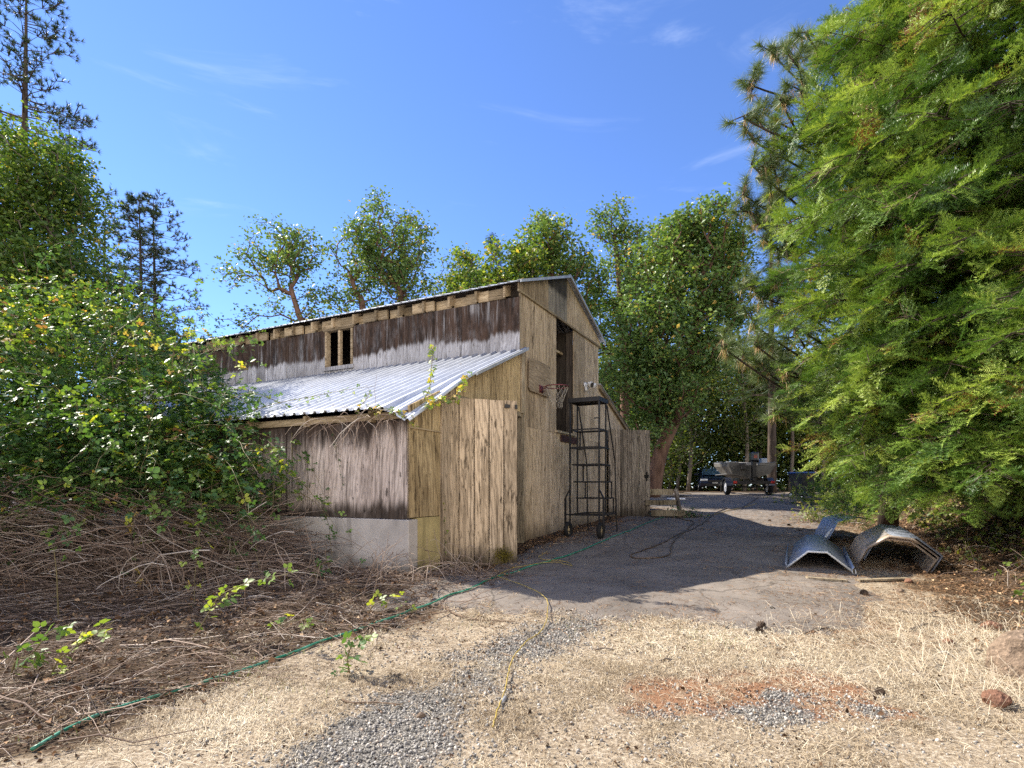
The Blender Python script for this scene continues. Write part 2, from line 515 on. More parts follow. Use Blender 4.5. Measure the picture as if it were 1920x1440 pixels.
def zones(X, Y):
    """how much dry grass, red soil, gravel and dark litter lies where"""
    n1 = fbm(X * 1.3, Y * 1.3, 21, 4); n2 = fbm(X * 4, Y * 4, 31, 3); n3 = fbm(X * .7, Y * .7, 41, 3)
    # gravel wheel track from the bottom of the picture up to the slab, and a patch to the right
    cx = np.interp(Y, [2, 3.3, 4.0, 4.6, 5.2, 5.7], [-1.15, -.66, -.32, .06, .5, .8])
    wd = np.interp(Y, [2, 3, 4, 5.4, 6], [.66, .50, .38, .30, .15])
    gravel = .74 * smooth(wd + (n2 - .5) * .7 + (n1 - .5) * .5 - np.abs(X - cx), -.36, .42)
    gravel = np.maximum(gravel, .8 * smooth(.40 + (n2 - .5) * 1.0 + (n1 - .5) * .6 - np.hypot((X - 1.6) * .7, (Y - 3.42) * 1.1), -.2, .4))
    gravel = gravel * (Y < 6)
    red = .8 * smooth(n1 + .27 + (n2 - .5) * .5 - .55 * np.hypot((X - 1.65) / .85, (Y - 3.75) / .5), .08, .45)
    red = np.maximum(red, .6 * smooth(n1 + (n2 - .5) * .5 - .55 * np.hypot((X - 3.1) / 1.3, (Y - 5.3) / .45) + .12, .1, .45))
    cane = smooth(-(X + 2.0 - .66 * (Y - 3.75)) + (n1 - .5) * 1.0, -.15, .55) * smooth(Y, 2.2, 2.8)      # left: mown brambles
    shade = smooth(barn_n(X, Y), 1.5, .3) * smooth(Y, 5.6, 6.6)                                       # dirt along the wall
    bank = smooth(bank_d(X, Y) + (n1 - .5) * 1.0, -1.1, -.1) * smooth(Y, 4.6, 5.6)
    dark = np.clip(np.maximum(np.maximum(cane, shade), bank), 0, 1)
    straw = np.clip(1 - dark, 0, 1) * (1 - .85 * gravel) * (1 - .6 * red)
    return straw, red, gravel, dark

xs = axis_pts(-9, 13, .07, 420); ys = axis_pts(1.2, 22, .07, 420)
XX, YY = np.meshgrid(xs, ys)
ZZ = gz(XX, YY)
st_, rd_, gv_, dk_ = zones(XX, YY)
nx, ny = len(xs), len(ys)
idx = np.arange(nx * ny).reshape(ny, nx)
quads = np.stack([idx[:-1, :-1], idx[:-1, 1:], idx[1:, 1:], idx[1:, :-1]], -1).reshape(-1, 4)

def ground_mat():
    m, t = new_mat("earth with dry grass and gravel")
    co = t.coord(); zc = t.acol("zones")
    sp = t.n("SeparateColor", {0: zc}).outputs
    dk = t.n("Attribute", attribute_name="zones").outputs['Alpha']
    n1 = t.noise(co, 3, 6, .65); n2 = t.noise(co, 38, 5, .7); n3 = t.noise(co, 120, 3, .7)
    dirt = t.ramp(n1, [(.3, (.13, .088, .052)), (.7, (.24, .17, .105))])
    straw = t.ramp(n2, [(.3, (.13, .095, .065)), (.5, (.33, .262, .185)), (.7, (.60, .52, .41))])
    red = t.ramp(n2, [(.3, (.17, .085, .048)), (.7, (.34, .19, .11))])
    grv = t.ramp(t.voro(co, 75), [(.0, (.40, .37, .33)), (.35, (.27, .25, .22)), (.6, (.11, .10, .09))])
    dark = t.ramp(n2, [(.35, (.035, .023, .015)), (.55, (.085, .057, .036)), (.72, (.20, .14, .09))])  # litter soil, deepened to stand for the shadow under the canes
    jit = t.m('MULTIPLY', t.m('SUBTRACT', n2, .5), .9)
    def k(s): return t.sstep(t.m('ADD', s, jit), .3, .7)
    c = t.mix(k(sp[0]), dirt, straw)
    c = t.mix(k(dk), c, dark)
    c = t.mix(k(sp[1]), c, red)
    c = t.mix(k(sp[2]), c, grv)
    h = t.m('ADD', t.m('MULTIPLY', n2, 1.0), t.m('MULTIPLY', n3, .4))
    t.finish(t.principled(c, .95, t.bump(h, .9, .02), 0, .1))
    return m
ground = npmesh("ground", np.stack([XX, YY, ZZ], -1).reshape(-1, 3), [quads], ground_mat(), smooth_=True,
                rgba=np.stack([st_, rd_, gv_, dk_], -1).reshape(-1, 4))
tag(ground, "dry grass, gravel and bare earth ground around the barn", kind='structure')

def drive_mask(X, Y):
    n = (fbm(X * 2.2, Y * 2.2, 51, 4) - .5) * .9
    left = smooth(barn_n(X, Y) - .40 + n * .5, -.15, .25)
    left = np.maximum(left, smooth(Y, 17.0, 18.5) * smooth(barn_n(X, Y) + 5, 0, 1))
    right = smooth(-bank_d(X, Y) - 1.35 + n * .8, -.25, .35)
    right = np.where(Y > 16, smooth(-bank_d(X, Y) - .5 + n, -.3, .4), right)
    near = smooth(Y - 5.55 + .18 * (X - .45) + n * .75 + (fbm(X * 9, Y * 9, 53, 2) - .5) * .35, -.45, .75)
    far = smooth(29 - Y, 0, 3)
    return left * right * near * far
dx_ = np.arange(-3, 15, .07); dy_ = np.arange(4.8, 30, .07)
DX, DY = np.meshgrid(dx_, dy_)
dm = drive_mask(DX, DY)
DZ = gz(DX, DY) + np.where(dm > .02, -.014 + .03 * np.clip(dm * 1.6, 0, 1), -.05)
di = np.arange(DX.size).reshape(DX.shape)
dq = np.stack([di[:-1, :-1], di[:-1, 1:], di[1:, 1:], di[1:, :-1]], -1).reshape(-1, 4)
keep = dm.ravel()[dq].max(1) > .03
dq = dq[keep]; used = np.unique(dq); remap = np.full(DX.size, -1); remap[used] = np.arange(len(used))

def drive_mat():
    m, t = new_mat("worn concrete drive")
    co = t.coord()
    n1 = t.noise(co, 1.1, 6, .65); n2 = t.noise(co, 55, 5, .7); n3 = t.noise(co, 9, 5, .65)
    c = t.ramp(n1, [(.3, (.12, .105, .092)), (.7, (.235, .20, .172))])
    c = t.mix(t.m('MULTIPLY', t.sstep(n2, .55, .75), .45), c, (.33, .30, .27))
    c = t.mix(t.m('MULTIPLY', t.sstep(n3, .55, .72), .55), c, (.115, .085, .055))
    wv = t.n("TexNoise", {'Vector': co, 'Scale': 1.7, 'Detail': 4.0}).outputs['Color']
    cr = t.voro(t.vadd(co, t.mix(.35, (0, 0, 0), wv)), .38, feature='DISTANCE_TO_EDGE')
    c = t.mix(t.m('MULTIPLY', t.sstep(cr, .006, .002), .45), c, (.03, .025, .02))
    t.finish(t.principled(c, .92, t.bump(t.m('ADD', n2, n3), .45, .01), 0, .15))
    return m
drive = npmesh("driveway", np.stack([DX, DY, DZ], -1).reshape(-1, 3)[used], [remap[dq]], drive_mat(), smooth_=True)
tag(drive, "worn grey concrete driveway beside the barn", kind='structure')

# ================================================================== BARN
BRZ = math.atan2(GY, GX)
barn = empty("barn", (C0[0], C0[1], 0), BRZ, "weathered wooden barn with loft opening and low metal-roofed lean-tos", "barn")
XA, XR, XB, XE = 3.21, 5.40, 7.60, 10.80
LEN = 14.0
def z_main(x): return 4.82 + (min(x, 10.8 - x) - 3.05) * .366
def z_shed(x): return 3.63 - (3.21 - x) * .43
def z_rshed(x): return 3.72 - (x - 7.6) * .33
def B2W(x, y, z):
    return Vector((C0[0] + GX * x - GY * y, C0[1] + GY * x + GX * y, z))

def corrugated(name, xz, y0, y1, parent, rib=.2, h=.028, warp=None, step=None):
    """sheet ribbed across y, sloping along the (x,z) polyline"""
    prof = []
    y = y0
    while y < y1:
        for fr, hh in ((0, 0), (.12, 1), (.26, 1), (.38, 0), (.55, 0), (.62, .25), (.69, 0)):
            if y + fr * rib < y1: prof.append((y + fr * rib, hh * h))
        y += rib
    prof.append((y1, 0))
    P = np.array(prof); rows = []
    for (x, z) in xz:
        V = np.stack([np.full(len(P), x), P[:, 0], z + P[:, 1]], -1)
        if warp is not None: V = warp(V)
        rows.append(V)
    V = np.concatenate(rows); n = len(P)
    k = np.arange(n - 1)
    Fq = np.concatenate([np.stack([r * n + k, r * n + k + 1, (r + 1) * n + k + 1, (r + 1) * n + k], -1) for r in range(len(xz) - 1)])
    o = npmesh(name, V, [Fq], M['roof_metal'], parent)
    sd = o.modifiers.new("thickness", 'SOLIDIFY'); sd.thickness = .004; sd.offset = -1
    return o

# --- main long wall (towards the brambles), in sheets, with the window opening
w = MB(); rr = random.Random(3)
def wall_x(mb, x, th, y0, y1, z0, z1, tone): mb.box(x, x + th, y0, y1, z0, z1, tone)
edges = [0, .62, 1.24, 1.86, 2.46, 3.07, 3.96]
for a, b in zip(edges[:-1], edges[1:]):
    wall_x(w, XA - .012 * rr.random(), .03, a + .003, b - .003, 3.40, 4.60, rr.random())
wall_x(w, XA, .03, 3.963, 4.747, 3.40, 3.70, .35)
y = 4.75
while y < LEN - .05:
    b = min(LEN, y + rr.choice([.3, .41, .62, 1.22]))
    wall_x(w, XA - .014 * rr.random(), .03, y + .003, b - .003, 3.40, 4.60 - .05 * (rr.random() < .4), rr.random()); y = b
w.build("long_wall", M['dark_siding'], barn)
# --- window: frame, mullion, sill
wf = MB()
wf.box(XA - .03, XA + .09, 3.96, 4.01, 3.78, 4.60, .2).box(XA - .03, XA + .09, 4.70, 4.75, 3.78, 4.60, .6)
wf.box(XA - .035, XA + .09, 3.93, 4.80, 4.56, 4.62, .8).box(XA - .01, XA + .07, 4.33, 4.385, 3.78, 4.56, .4)
win = wf.build("window", M['lumber'], barn)
MB().box(XA - .05, XA + .06, 3.92, 4.79, 3.70, 3.78, .3).build("sill", M['dark_siding'], win)
# --- rafters and blocking under the eave
rf = MB(); bl = MB()
y = .25; k = 0
while y < LEN:
    rf.add([(XA - .10, y, 4.60), (XA - .10, y + .045, 4.60), (XR - .05, y + .045, z_main(XR) - .20), (XR - .05, y, z_main(XR) - .20),
            (XA - .10, y, 4.80), (XA - .10, y + .045, 4.80), (XR - .05, y + .045, z_main(XR) - .03), (XR - .05, y, z_main(XR) - .03)],
           [(0, 3, 2, 1), (4, 5, 6, 7), (0, 1, 5, 4), (1, 2, 6, 5), (2, 3, 7, 6), (3, 0, 4, 7)], rr.random())
    off = [0, .0, .07, -.03, .09, -.02][k % 6] + rr.uniform(-.01, .01)
    mid = y + .045 + rr.uniform(.22, .40)
    if y + .6 < LEN:
        bl.box(XA - .03 + off, XA + .02 + off, y + .048, mid - .002, 4.605, 4.79, rr.random())
        bl.box(XA - .03 + (.085 if k % 2 else -.01), XA + .02 + (.085 if k % 2 else -.01), mid + .002, y + .597, 4.605, 4.79, rr.random())
    y += .6; k += 1
rf.build("rafter", M['lumber'], barn)["kind"] = "stuff"
bl.build("eave_blocking", M['lumber'], barn)
MB().box(XA + .12, XA + .15, .02, LEN, 4.66, 4.95, .3).build("light_leak_board", M['dark_wood'], barn)  # added board behind the blocking, keeps light from leaking in
# --- lean-to side wall in sheets
w = MB()
sh_edges = [0, .62, 1.84, 2.45, 3.67, 4.9, 6.1, 7.3, 8.5, 9.7, 10.9, 12.1, LEN]
for i, (a, b) in enumerate(zip(sh_edges[:-1], sh_edges[1:])):
    wall_x(w, -.004 * (i % 3), .03, a + .002, b - .002, .745, 2.16, (.31, .62, .17, .84, .45)[i % 5])
w.build("lean_to_wall", M['shed_siding'], barn)
w = MB()
for i in range(12):
    w.box(-.10, .02, .55 + i * 1.2, .595 + i * 1.2, 2.02, 2.17, rr.random())
w.box(-.045, -.006, .04, LEN, 2.05, 2.145, .15)
w.build("lean_to_fascia", M['lumber'], barn)
# --- foundations
MB().box(-.035, .16, -.02, LEN, -.45, .74, .5).build("foundation", M['concrete'], barn, bevel=.012)
MB().box(.163, .70, .004, .2, -.45, .755, .5).build("foundation_return", M['concrete_yellow'], barn)
# --- gable wall of the lean-to
w = MB()
def slab(mb, poly, tone, y0=0, th=.025): mb.prism(poly, 'y', y0, y0 + th, tone)
sz = lambda x: z_shed(x) - .035
slab(w, [(0.0, .765), (.70, .765), (.70, 1.93), (0, 1.93)], .42)
slab(w, [(0.0, 1.936), (.70, 1.936), (.70, sz(.70)), (0, sz(0))], .75)
slab(w, [(1.152, 2.52), (2.37, 2.52), (2.37, sz(2.37)), (1.152, sz(1.152))], .12)
slab(w, [(2.374, 2.52), (3.205, 2.52), (3.205, sz(3.205)), (2.374, sz(2.374))], .66)
w.build("lean_to_gable", M['shed_gable'], barn)
MB().box(.02, .69, -.02, -.001, 1.925, 1.945, .6).build("batten", M['trim'], barn)
w = MB()
w.box(.705, .745, -.022, .02, -.05, sz(.705) - .02, .5)
w.box(.748, .93, -.014, .02, -.10, sz(.75) - .03, .22).box(.934, 1.15, -.018, .02, -.10, sz(.94) - .03, .77)
w.build("fixed_planks", M['plank'], barn)
w = MB()
w.box(3.225, 3.34, -.03, .03, 2.50, 3.62, .4).box(3.29, 3.345, -.02, .09, -.05, 2.498, .8).box(1.15, 3.285, .0, .09, 2.44, 2.517, .3)
w.build("door_frame", M['post'], barn)
# --- gable wall of the barn: sheets round the loft opening
w = MB(); LO0, LO1, LZ0, LZ1 = 4.89, 5.90, 2.34, 4.66
for a, b, z0, z1, tn in ((3.35, 3.46, .05, 4.665, .31), (3.213, 3.347, 2.52, 4.665, .5), (3.463, 3.86, 2.284, 4.665, .55), (3.863, 4.887, 2.284, 4.665, .83),
                         (3.463, 4.55, .05, 2.28, .13), (4.553, 5.77, .05, 2.28, .70), (5.773, 6.99, .05, 2.28, .44), (6.993, 7.6, .05, 2.28, .91),
                         (5.903, 6.62, 2.284, 4.665, .38), (6.623, 7.6, 2.284, 4.665, .62)):
    w.box(a, b, -.002 * rr.random(), .025, z0, z1, tn)
w.box(4.89, 5.90, 0, .025, 2.284, 2.335, .2)
w.build("gable_wall", M['siding'], barn)
zt = lambda x: z_main(x) - .03
for a, b, tn in ((3.12, 4.43, .27), (5.423, 6.50, .58), (6.503, 7.68, .81)):
    w = MB(); slab(w, [(a, 4.70), (b, 4.70), (b, zt(b)), (a, zt(a))], tn, -.02)
    w.build("gable_top", M['gable'], barn)
w = MB()
slab(w, [(4.433, 4.70), (5.42, 4.70), (5.42, zt(5.40)), (5.40, zt(5.40)), (4.433, zt(4.433))], .05, -.024)
M['gable_grey'] = wood_mat("grey mouldy plywood", (.30, .26, .205), (.235, .205, .165), (.08, .07, .055), 1, .7, knots=False, stains=[('z', 5.17, 5.3, .22, (.035, .03, .022), .92)])
w.build("gable_patch", M['gable_grey'], barn)
MB().box(3.10, 7.70, -.035, -.003, 4.664, 4.703, .5).build("gable_trim", M['trim'], barn)
# loft opening: reveal, swung-in door leaf, crossbar, sill
w = MB()
w.box(5.865, 5.897, .03, .70, 2.34, 4.63, .3).box(5.84, 5.862, .05, .16, 2.36, 4.6, .7)
w.build("loft_door", M['dark_wood'], barn)
MB().box(4.87, 5.84, .24, .30, 4.12, 4.17, .7).build("loft_crossbar", M['lumber'], barn)
MB().box(4.84, 5.93, -.05, .12, 2.30, 2.345, .7).build("loft_sill", M['post'], barn)
M['red_board'] = wood_mat("faded red brown board", (.17, .09, .075), (.11, .055, .05), (.04, .022, .02), 1, .5, knots=False, axis='x')
MB().box(5.10, 6.05, -.03, -.004, 2.13, 2.27, .5).build("sill_board", M['red_board'], barn)
# --- right lean-to gable
w = MB()
zr = lambda x: z_rshed(x) - .04
slab(w, [(7.603, .1), (8.30, .1), (8.30, zr(8.30)), (7.603, zr(7.603))], .35, .004)
slab(w, [(8.303, 2.5), (9.6, 2.5), (9.6, zr(9.6)), (8.303, zr(8.303))], .6, .004)
slab(w, [(9.603, .1), (10.8, .1), (10.8, zr(10.8)), (9.603, zr(9.603))], .8, .004)
w.build("side_gable", M['siding'], barn)
w = MB()
w.prism([(7.58, z_rshed(7.58) - .005), (11.0, z_rshed(11.0) - .005), (11.0, z_rshed(11.0) - .10), (7.58, z_rshed(7.58) - .10)], 'y', -.06, -.002, .5)
w.build("rake_board", M['trim'], barn)
# --- closing walls the photo does not show
w = MB()
w.prism([(0, .2), (XE, .2), (XE, z_rshed(XE) - .04), (XB, z_rshed(XB) - .04), (XB, z_main(XB) - .04), (XR, z_main(XR) - .04), (XA, z_main(XA) - .04), (XA, z_shed(XA) - .04), (0, z_shed(0) - .04)], 'y', LEN, LEN + .03, .4)
w.box(XE - .03, XE, .03, LEN, .1, z_rshed(XE) - .04, .6)
w.box(XB - .03, XB, .03, LEN, 3.3, 4.80, .2)
w.build("back_wall", M['siding'], barn)
MB().box(.03, XE - .04, .3, LEN, .30, .34, .5).build("barn_floor", M['dark_wood'], barn)
MB().box(XA + .05, XB - .05, 1.0, LEN - .05, 2.22, 2.28, .5).build("loft_floor", M['dark_wood'], barn)
MB().box(XA + 1.2, XA + 1.24, 1.5, LEN - .05, 2.29, 4.95, .5).build("loft_dark_sheet", M['dark_wood'], barn)  # added dark sheet so the loft looks unlit through the window
MB().box(XA + .1, XB - .1, 1.4, 1.44, 2.29, 4.72, .5).build("loft_dark_screen", M['dark_wood'], barn)  # added dark sheet so the loft opening looks unlit
# --- roofs
corrugated("main_roof", [(3.03, z_main(3.03)), (XR, z_main(XR)), (7.77, z_main(7.77))], -.10, LEN + .1, barn, .2, .022)
def flap(V):
    V = V.copy()
    k = np.clip((.38 - V[:, 1]) / .45, 0, 1) ** 1.3 * np.clip(1 - (V[:, 0] + .2) / 1.5, 0, 1)
    V[:, 2] -= .20 * k
    return V
corrugated("lean_to_roof", [(x, z_shed(x)) for x in (-.16, .1, .35, .7, 1.1, 1.5, 3.24)], -.13, LEN + .1, barn, .2, .036, flap)
corrugated("side_roof", [(7.58, z_rshed(7.58)), (11.05, z_rshed(11.05))], -.08, LEN + .1, barn, .2, .026)
w = MB()
for xa, xb, fz in ((3.0, XR, z_main), (XR, 7.80, z_main)):
    MB().prism([(xa, fz(xa) + .022), (xb, fz(xb) + .022), (xb, fz(xb) - .03), (xa, fz(xa) - .03)], 'y', -.135, -.105, .5).build("rake_trim", M['roof_trim'], barn)
w.prism([(1.45, z_shed(1.45) + .03), (3.25, z_shed(3.25) + .03), (3.25, z_shed(3.25) - .02), (1.45, z_shed(1.45) - .02)], 'y', -.16, -.134, .5)
w.build("rake_trim", M['roof_trim'], barn)
MB().prism([(XR - .16, z_main(XR) - .02), (XR, z_main(XR) + .045), (XR + .16, z_main(XR) - .02), (XR, z_main(XR) + .03)], 'y', -.12, LEN + .1, .5).build("ridge_cap", M['roof_trim'], barn)
# metal corner strip where long wall meets gable
MB().box(XA - .016, XA + .006, -.008, .0, 3.62, 4.62, .5).build("corner_strip", M['post'], barn)

# --- plank doors, children of the barn, hung open
def plank_door(name, hinge, end, zb, zt_, mat, widths, hardware):
    """hinge and end are world points; the leaf is built along its own x"""
    h = Vector((hinge[0], hinge[1], 0)); e = Vector((end[0], end[1], 0)); L = (e - h).length
    ang = math.atan2(e.y - h.y, e.x - h.x)
    inv = Matrix.Rotation(-BRZ, 4, 'Z')
    loc = inv @ (h - Vector((C0[0], C0[1], 0)))
    mb = MB(); x = 0; tot = sum(widths); r = random.Random(len(name) + len(widths))
    for wd in widths:
        q = wd / tot * L
        mb.box(x + .008, x + q - .008, -.010 - .014 * r.random(), .014, zb + r.uniform(-.02, .02), zt_ + r.uniform(-.006, .006), r.random()); x += q
    mb.box(.03, L - .03, .016, .05, zb + .3, zb + .44, .3).box(.03, L - .03, .016, .05, zt_ - .45, zt_ - .31, .6)
    d = mb.build(name, mat, barn)
    d.location = loc; d.rotation_euler = (0, 0, ang - BRZ)
    for p in hardware: MB().box(*p).build("hinge", M['black_metal'], d)
    return d
hp = B2W(1.15, -.02, 0)
door1 = plank_door("plank_door", (hp.x, hp.y), (.082, 8.50), -.03, 2.47, M['plank'], (.235, .235, .235, .225),
                   [(.70, .78, -.045, -.022, 2.36, 2.41), (.86, .90, -.045, -.022, 2.35, 2.41)])
# moss cushion on the rotten door foot
rg_ = np.random.default_rng(4); mn = 900
mp_ = np.stack([.66 + rg_.normal(size=mn) * .085, -.03 - np.abs(rg_.normal(size=mn)) * .025, .14 + rg_.normal(size=mn) * .06], -1)
md_ = rg_.normal(size=(mn, 3)) * .6 + np.array([0, -.6, .6])
mv_ = np.stack([mp_ - .006 * unit(np.cross(md_, rg_.normal(size=(mn, 3)))), mp_ + .006 * unit(np.cross(md_, rg_.normal(size=(mn, 3)))), mp_ + unit(md_) * .035], 1).reshape(-1, 3)
npmesh("moss", mv_, [np.arange(3 * mn).reshape(-1, 3)], simple_mat("olive moss", (.16, .13, .025), .9, 0, .1, .5, 30), door1)
hp2 = B2W(8.32, -.03, 0)
door2 = plank_door("plank_door", (hp2.x, hp2.y), (3.66, 14.82), .38, 2.68, M['grey_plank'], (.2, .15, .2, .13, .22, .2, .13),
                   [(1.0, 1.12, -.035, -.018, 1.42, 1.50), (1.04, 1.075, -.05, -.035, 1.34, 1.58)])

# ================================================================== HOOP
hoop = empty("basketball_hoop", B2W(4.0, -.035, 0), -27.3 * math.pi / 180, "red basketball hoop with ragged net on a plywood backboard above the barn door", "basketball hoop")
# local: x out of the wall, y along the wall
M['backboard'] = wood_mat("bare plywood backboard", (.52, .405, .28), (.40, .305, .205), (.15, .11, .07), .9, .5, knots=False, axis='y', tone_amt=.1)
bb = MB()
cr = .06
poly = [(-.51 + cr, 2.95), (.47 - cr, 2.95), (.47, 2.95 + cr), (.47, 3.57 - cr), (.47 - cr, 3.57), (-.51 + cr, 3.57), (-.51, 3.57 - cr), (-.51, 2.95 + cr)]
bb.prism(poly, 'x', .0, .018, .5)
bb.build("backboard", M['backboard'], hoop)
rm = MB(); ring = []
RC = Vector((.355, .0, 3.07)); RR = .215
for k in range(33):
    a = 2 * math.pi * k / 32
    ring.append(RC + Vector((math.cos(a) * RR, math.sin(a) * RR, 0)))
rm.tube(ring, .011, 8)
rm.box(.02, .035, -.08, .08, 2.98, 3.12)
for s in (-1, 1):
    rm.tube([(.03, s * .07, 3.07), RC + Vector((-RR * .8, s * RR * .62, 0))], .009, 6)
    rm.tube([(.03, s * .06, 2.99), RC + Vector((-RR * .95, s * RR * .3, -.005))], .007, 6)
rm.build("rim", M['hoop'], hoop, True)
nt_ = MB()
rows = [(0, .215), (-.11, .175), (-.22, .135), (-.31, .105), (-.40, .10)]
rj = random.Random(5)
def npnt(r, k):
    z, R = rows[r]; a = 2 * math.pi * (k + (.5 if r % 2 else 0)) / 12
    return RC + Vector((math.cos(a) * R, math.sin(a) * R, z)) + Vector((rj.uniform(-.008, .008), rj.uniform(-.008, .008), rj.uniform(-.012, .012)))
grid = [[npnt(r, k) for k in range(12)] for r in range(5)]
for r in range(4):
    for k in range(12):
        if r == 3 and k % 4 == 1: continue
        j = (k + (1 if r % 2 else 0)) % 12
        nt_.tube([grid[r][k], grid[r + 1][k if r % 2 == 0 else k]], .0028, 5, .5, False)
        nt_.tube([grid[r][k], grid[r + 1][(k - 1) % 12 if r % 2 == 0 else (k + 1) % 12]], .0028, 5, .5, False)
nt_.build("net", M['net'], hoop)

# ================================================================== FLOODLIGHT on the gable
fl = empty("security_light", B2W(6.55, -.012, 3.55), BRZ, "white twin-head security light on the gable beside the loft opening", "light")
mb = MB(); mb.disc((0, -.02, 0), (0, 1, 0), .06, .04, 20).tube([(0, -.04, 0), (.0, -.10, -.03)], .025, 10)
mb.build("base", M['lamp_white'], fl, True)
for s in (-1, 1):
    mb = MB()
    c = Vector((s * .07, -.10, .02)); d = Vector((s * .35, -.85, -.35)).normalized()
    mb.tube([c, c + d * .05, c + d * .10, c + d * .15], [.032, .045, .062, .066], 16)
    hd = mb.build("lamp_head", M['lamp_white'], fl, True)
    MB().disc(c + d * .153, d, .058, .006, 16).build("lens", M['glass_dark'], hd)
mb = MB(); mb.tube([(0, -.03, -.05), (0, -.05, -.12), (0, -.06, -.14)], [.03, .035, .02], 10)
mb.build("motion_sensor", M['lamp_white'], fl, True)

# ================================================================== ROLLING LADDER
lad = empty("rolling_ladder", (1.367, 10.55, .20), -27.3 * math.pi / 180, "tall black steel rolling ladder parked against the barn wall", "ladder")
W_ = .29; T_ = .028
fr = MB()
for s in (-1, 1):
    fr.bar((s * W_, 0, .44), (s * W_, 0, 2.62), T_)
    fr.bar((s * W_, .40, .44), (s * W_, .40, 2.6), T_ * .9)
    fr.tube([(s * W_, .47, 2.56), (s * W_ * 1.04, .98, 1.45), (s * W_ * 1.06, 1.06, .3), (s * W_ * 1.06, 1.08, .02)], T_ * .5, 6)
    fr.bar((s * W_, 0, .44), (s * W_ * 1.05, 1.06, .44), T_)
    fr.bar((s * (W_ + .09), -.01, .05), (s * (W_ + .09), -.01, .76), T_ * 1.2)
    fr.bar((s * (W_ + .09), -.01, .76), (s * W_, 0, .93), T_ * .9)
    fr.bar((s * (W_ + .09), -.01, .44), (s * W_, 0, .44), T_ * .9)
    fr.bar((s * W_, 0, .10), (s * W_, 0, .44), T_ * .9)
for z in (.44, 1.72):
    fr.bar((-W_, 0, z), (W_, 0, z), T_); fr.bar((-W_, .40, z), (W_, .40, z), T_ * .9)
fr.bar((-W_, 1.06, .44), (W_, 1.06, .44), T_)
for s in (-1, 1): fr.bar((s * W_, 0, 1.72), (s * W_, .62, 1.72), T_ * .9)
fr.bar((W_, 0, 2.26), (W_ - .1, 0, 2.26), T_ * .7)
fr.build("frame", M['black_metal'], lad)
pf = MB()
pf.box(-W_ - .03, W_ + .02, -.03, 0.0, 2.58, 2.66).box(-W_ - .03, W_ + .02, .46, .49, 2.58, 2.66)
pf.box(-W_ - .03, -W_ - .005, 0, .46, 2.58, 2.66).box(W_ - .005, W_ + .02, 0, .46, 2.58, 2.66)
for i in range(13): pf.box(-W_, W_, .015 + i * .035, .024 + i * .035, 2.60, 2.645)
for i in range(5): pf.box(-W_ + .1 * i + .05, -W_ + .1 * i + .06, 0, .46, 2.605, 2.64)
pf.build("platform", M['black_metal'], lad)
for z, y0, y1 in ((2.06, .0, .52), (1.40, .1, .70), (1.07, .2, .82), (.75, .3, .94)):
    sp = MB()
    sp.bar((-W_ + .01, y0, z), (W_ - .01, y0, z), T_ * .9); sp.bar((-W_ + .01, y1, z), (W_ - .01, y1, z), T_ * .9)
    for s in (-1, 1):
        sp.bar((s * (W_ - .012), y0, z), (s * (W_ - .012), y1, z), T_ * .9); sp.bar((s * (W_ - .012), y1, z - .32), (s * (W_ - .012), y1, z), T_ * .8)
    for i in range(5): sp.box(-W_ + .02, W_ - .02, y1 - .17 + i * .036, y1 - .16 + i * .036, z - .008, z + .008)
    sp.build("step", M['black_metal'], lad)
for s in (-1, 1):
    c = Vector((s * (W_ + .035), -.01, .155))
    wh = MB()
    prof = [(.085, -.02), (.10, -.035), (.135, -.042), (.150, -.028), (.155, 0), (.150, .028), (.135, .042), (.10, .035), (.085, .02)]
    n = 24
    for i, (r, o) in enumerate(prof):
        for k in range(n):
            a = 2 * math.pi * k / n
            wh.v.append((c.x + o, c.y + math.cos(a) * r, c.z + math.sin(a) * r)); wh.t.append(.5)
    for i in range(len(prof) - 1):
        for k in range(n): wh.f.append((i * n + k, i * n + (k + 1) % n, (i + 1) * n + (k + 1) % n, (i + 1) * n + k))
    wo = wh.build("wheel", M['rubber'], lad, True)
    MB().disc(c, (1, 0, 0), .088, .035, 20).disc(c, (1, 0, 0), .03, .075, 12).build("rim", M['rim_rust'], wo)
# ================================================================== FOLIAGE MATERIALS
def leaf_mat(name, stops, rough=.45, trans=.35, tcol=(1.25, 1.25, .55), spec=.5):
    m, t = new_mat(name)
    c = t.ramp(t.attr("tone"), stops)
    p = t.principled(c, rough, None, 0, spec)
    tc = t.mix(1.0, c, tcol, 'MULTIPLY')
    tr = t.n("BsdfTranslucent", {'Color': tc}).outputs[0]
    t.finish(t.n("MixShader", {0: trans, 1: p, 2: tr}).outputs[0])
    return m

def bark_mat(name, a, b, sx=10, sz=2, bump=1.0):
    m, t = new_mat(name)
    co = t.coord()
    n1 = t.noise(t.map(co, (sx, sx, sz)), 1, 5, .65, .4)
    c = t.ramp(n1, [(.35, a), (.65, b)])
    t.finish(t.principled(c, .9, t.bump(n1, bump, .03), 0, .15))
    return m
M['leaf_oak'] = leaf_mat("oak leaves", [(0, (0.0403, 0.0822, 0.018)), (0.45, (0.078, 0.142, 0.027)), (0.75, (0.1614, 0.2392, 0.0419)), (0.93, (0.3498, 0.3738, 0.0598)), (1, (0.4575, 0.329, 0.0748))], .5, .42)
M['leaf_madrone'] = leaf_mat("madrone leaves", [(0, (0.0651, 0.1234, 0.0426)), (0.5, (0.1305, 0.2127, 0.0596)), (0.85, (0.2717, 0.3509, 0.0894)), (1, (0.6086, 0.4039, 0.1064))], .45, .33, spec=.4)
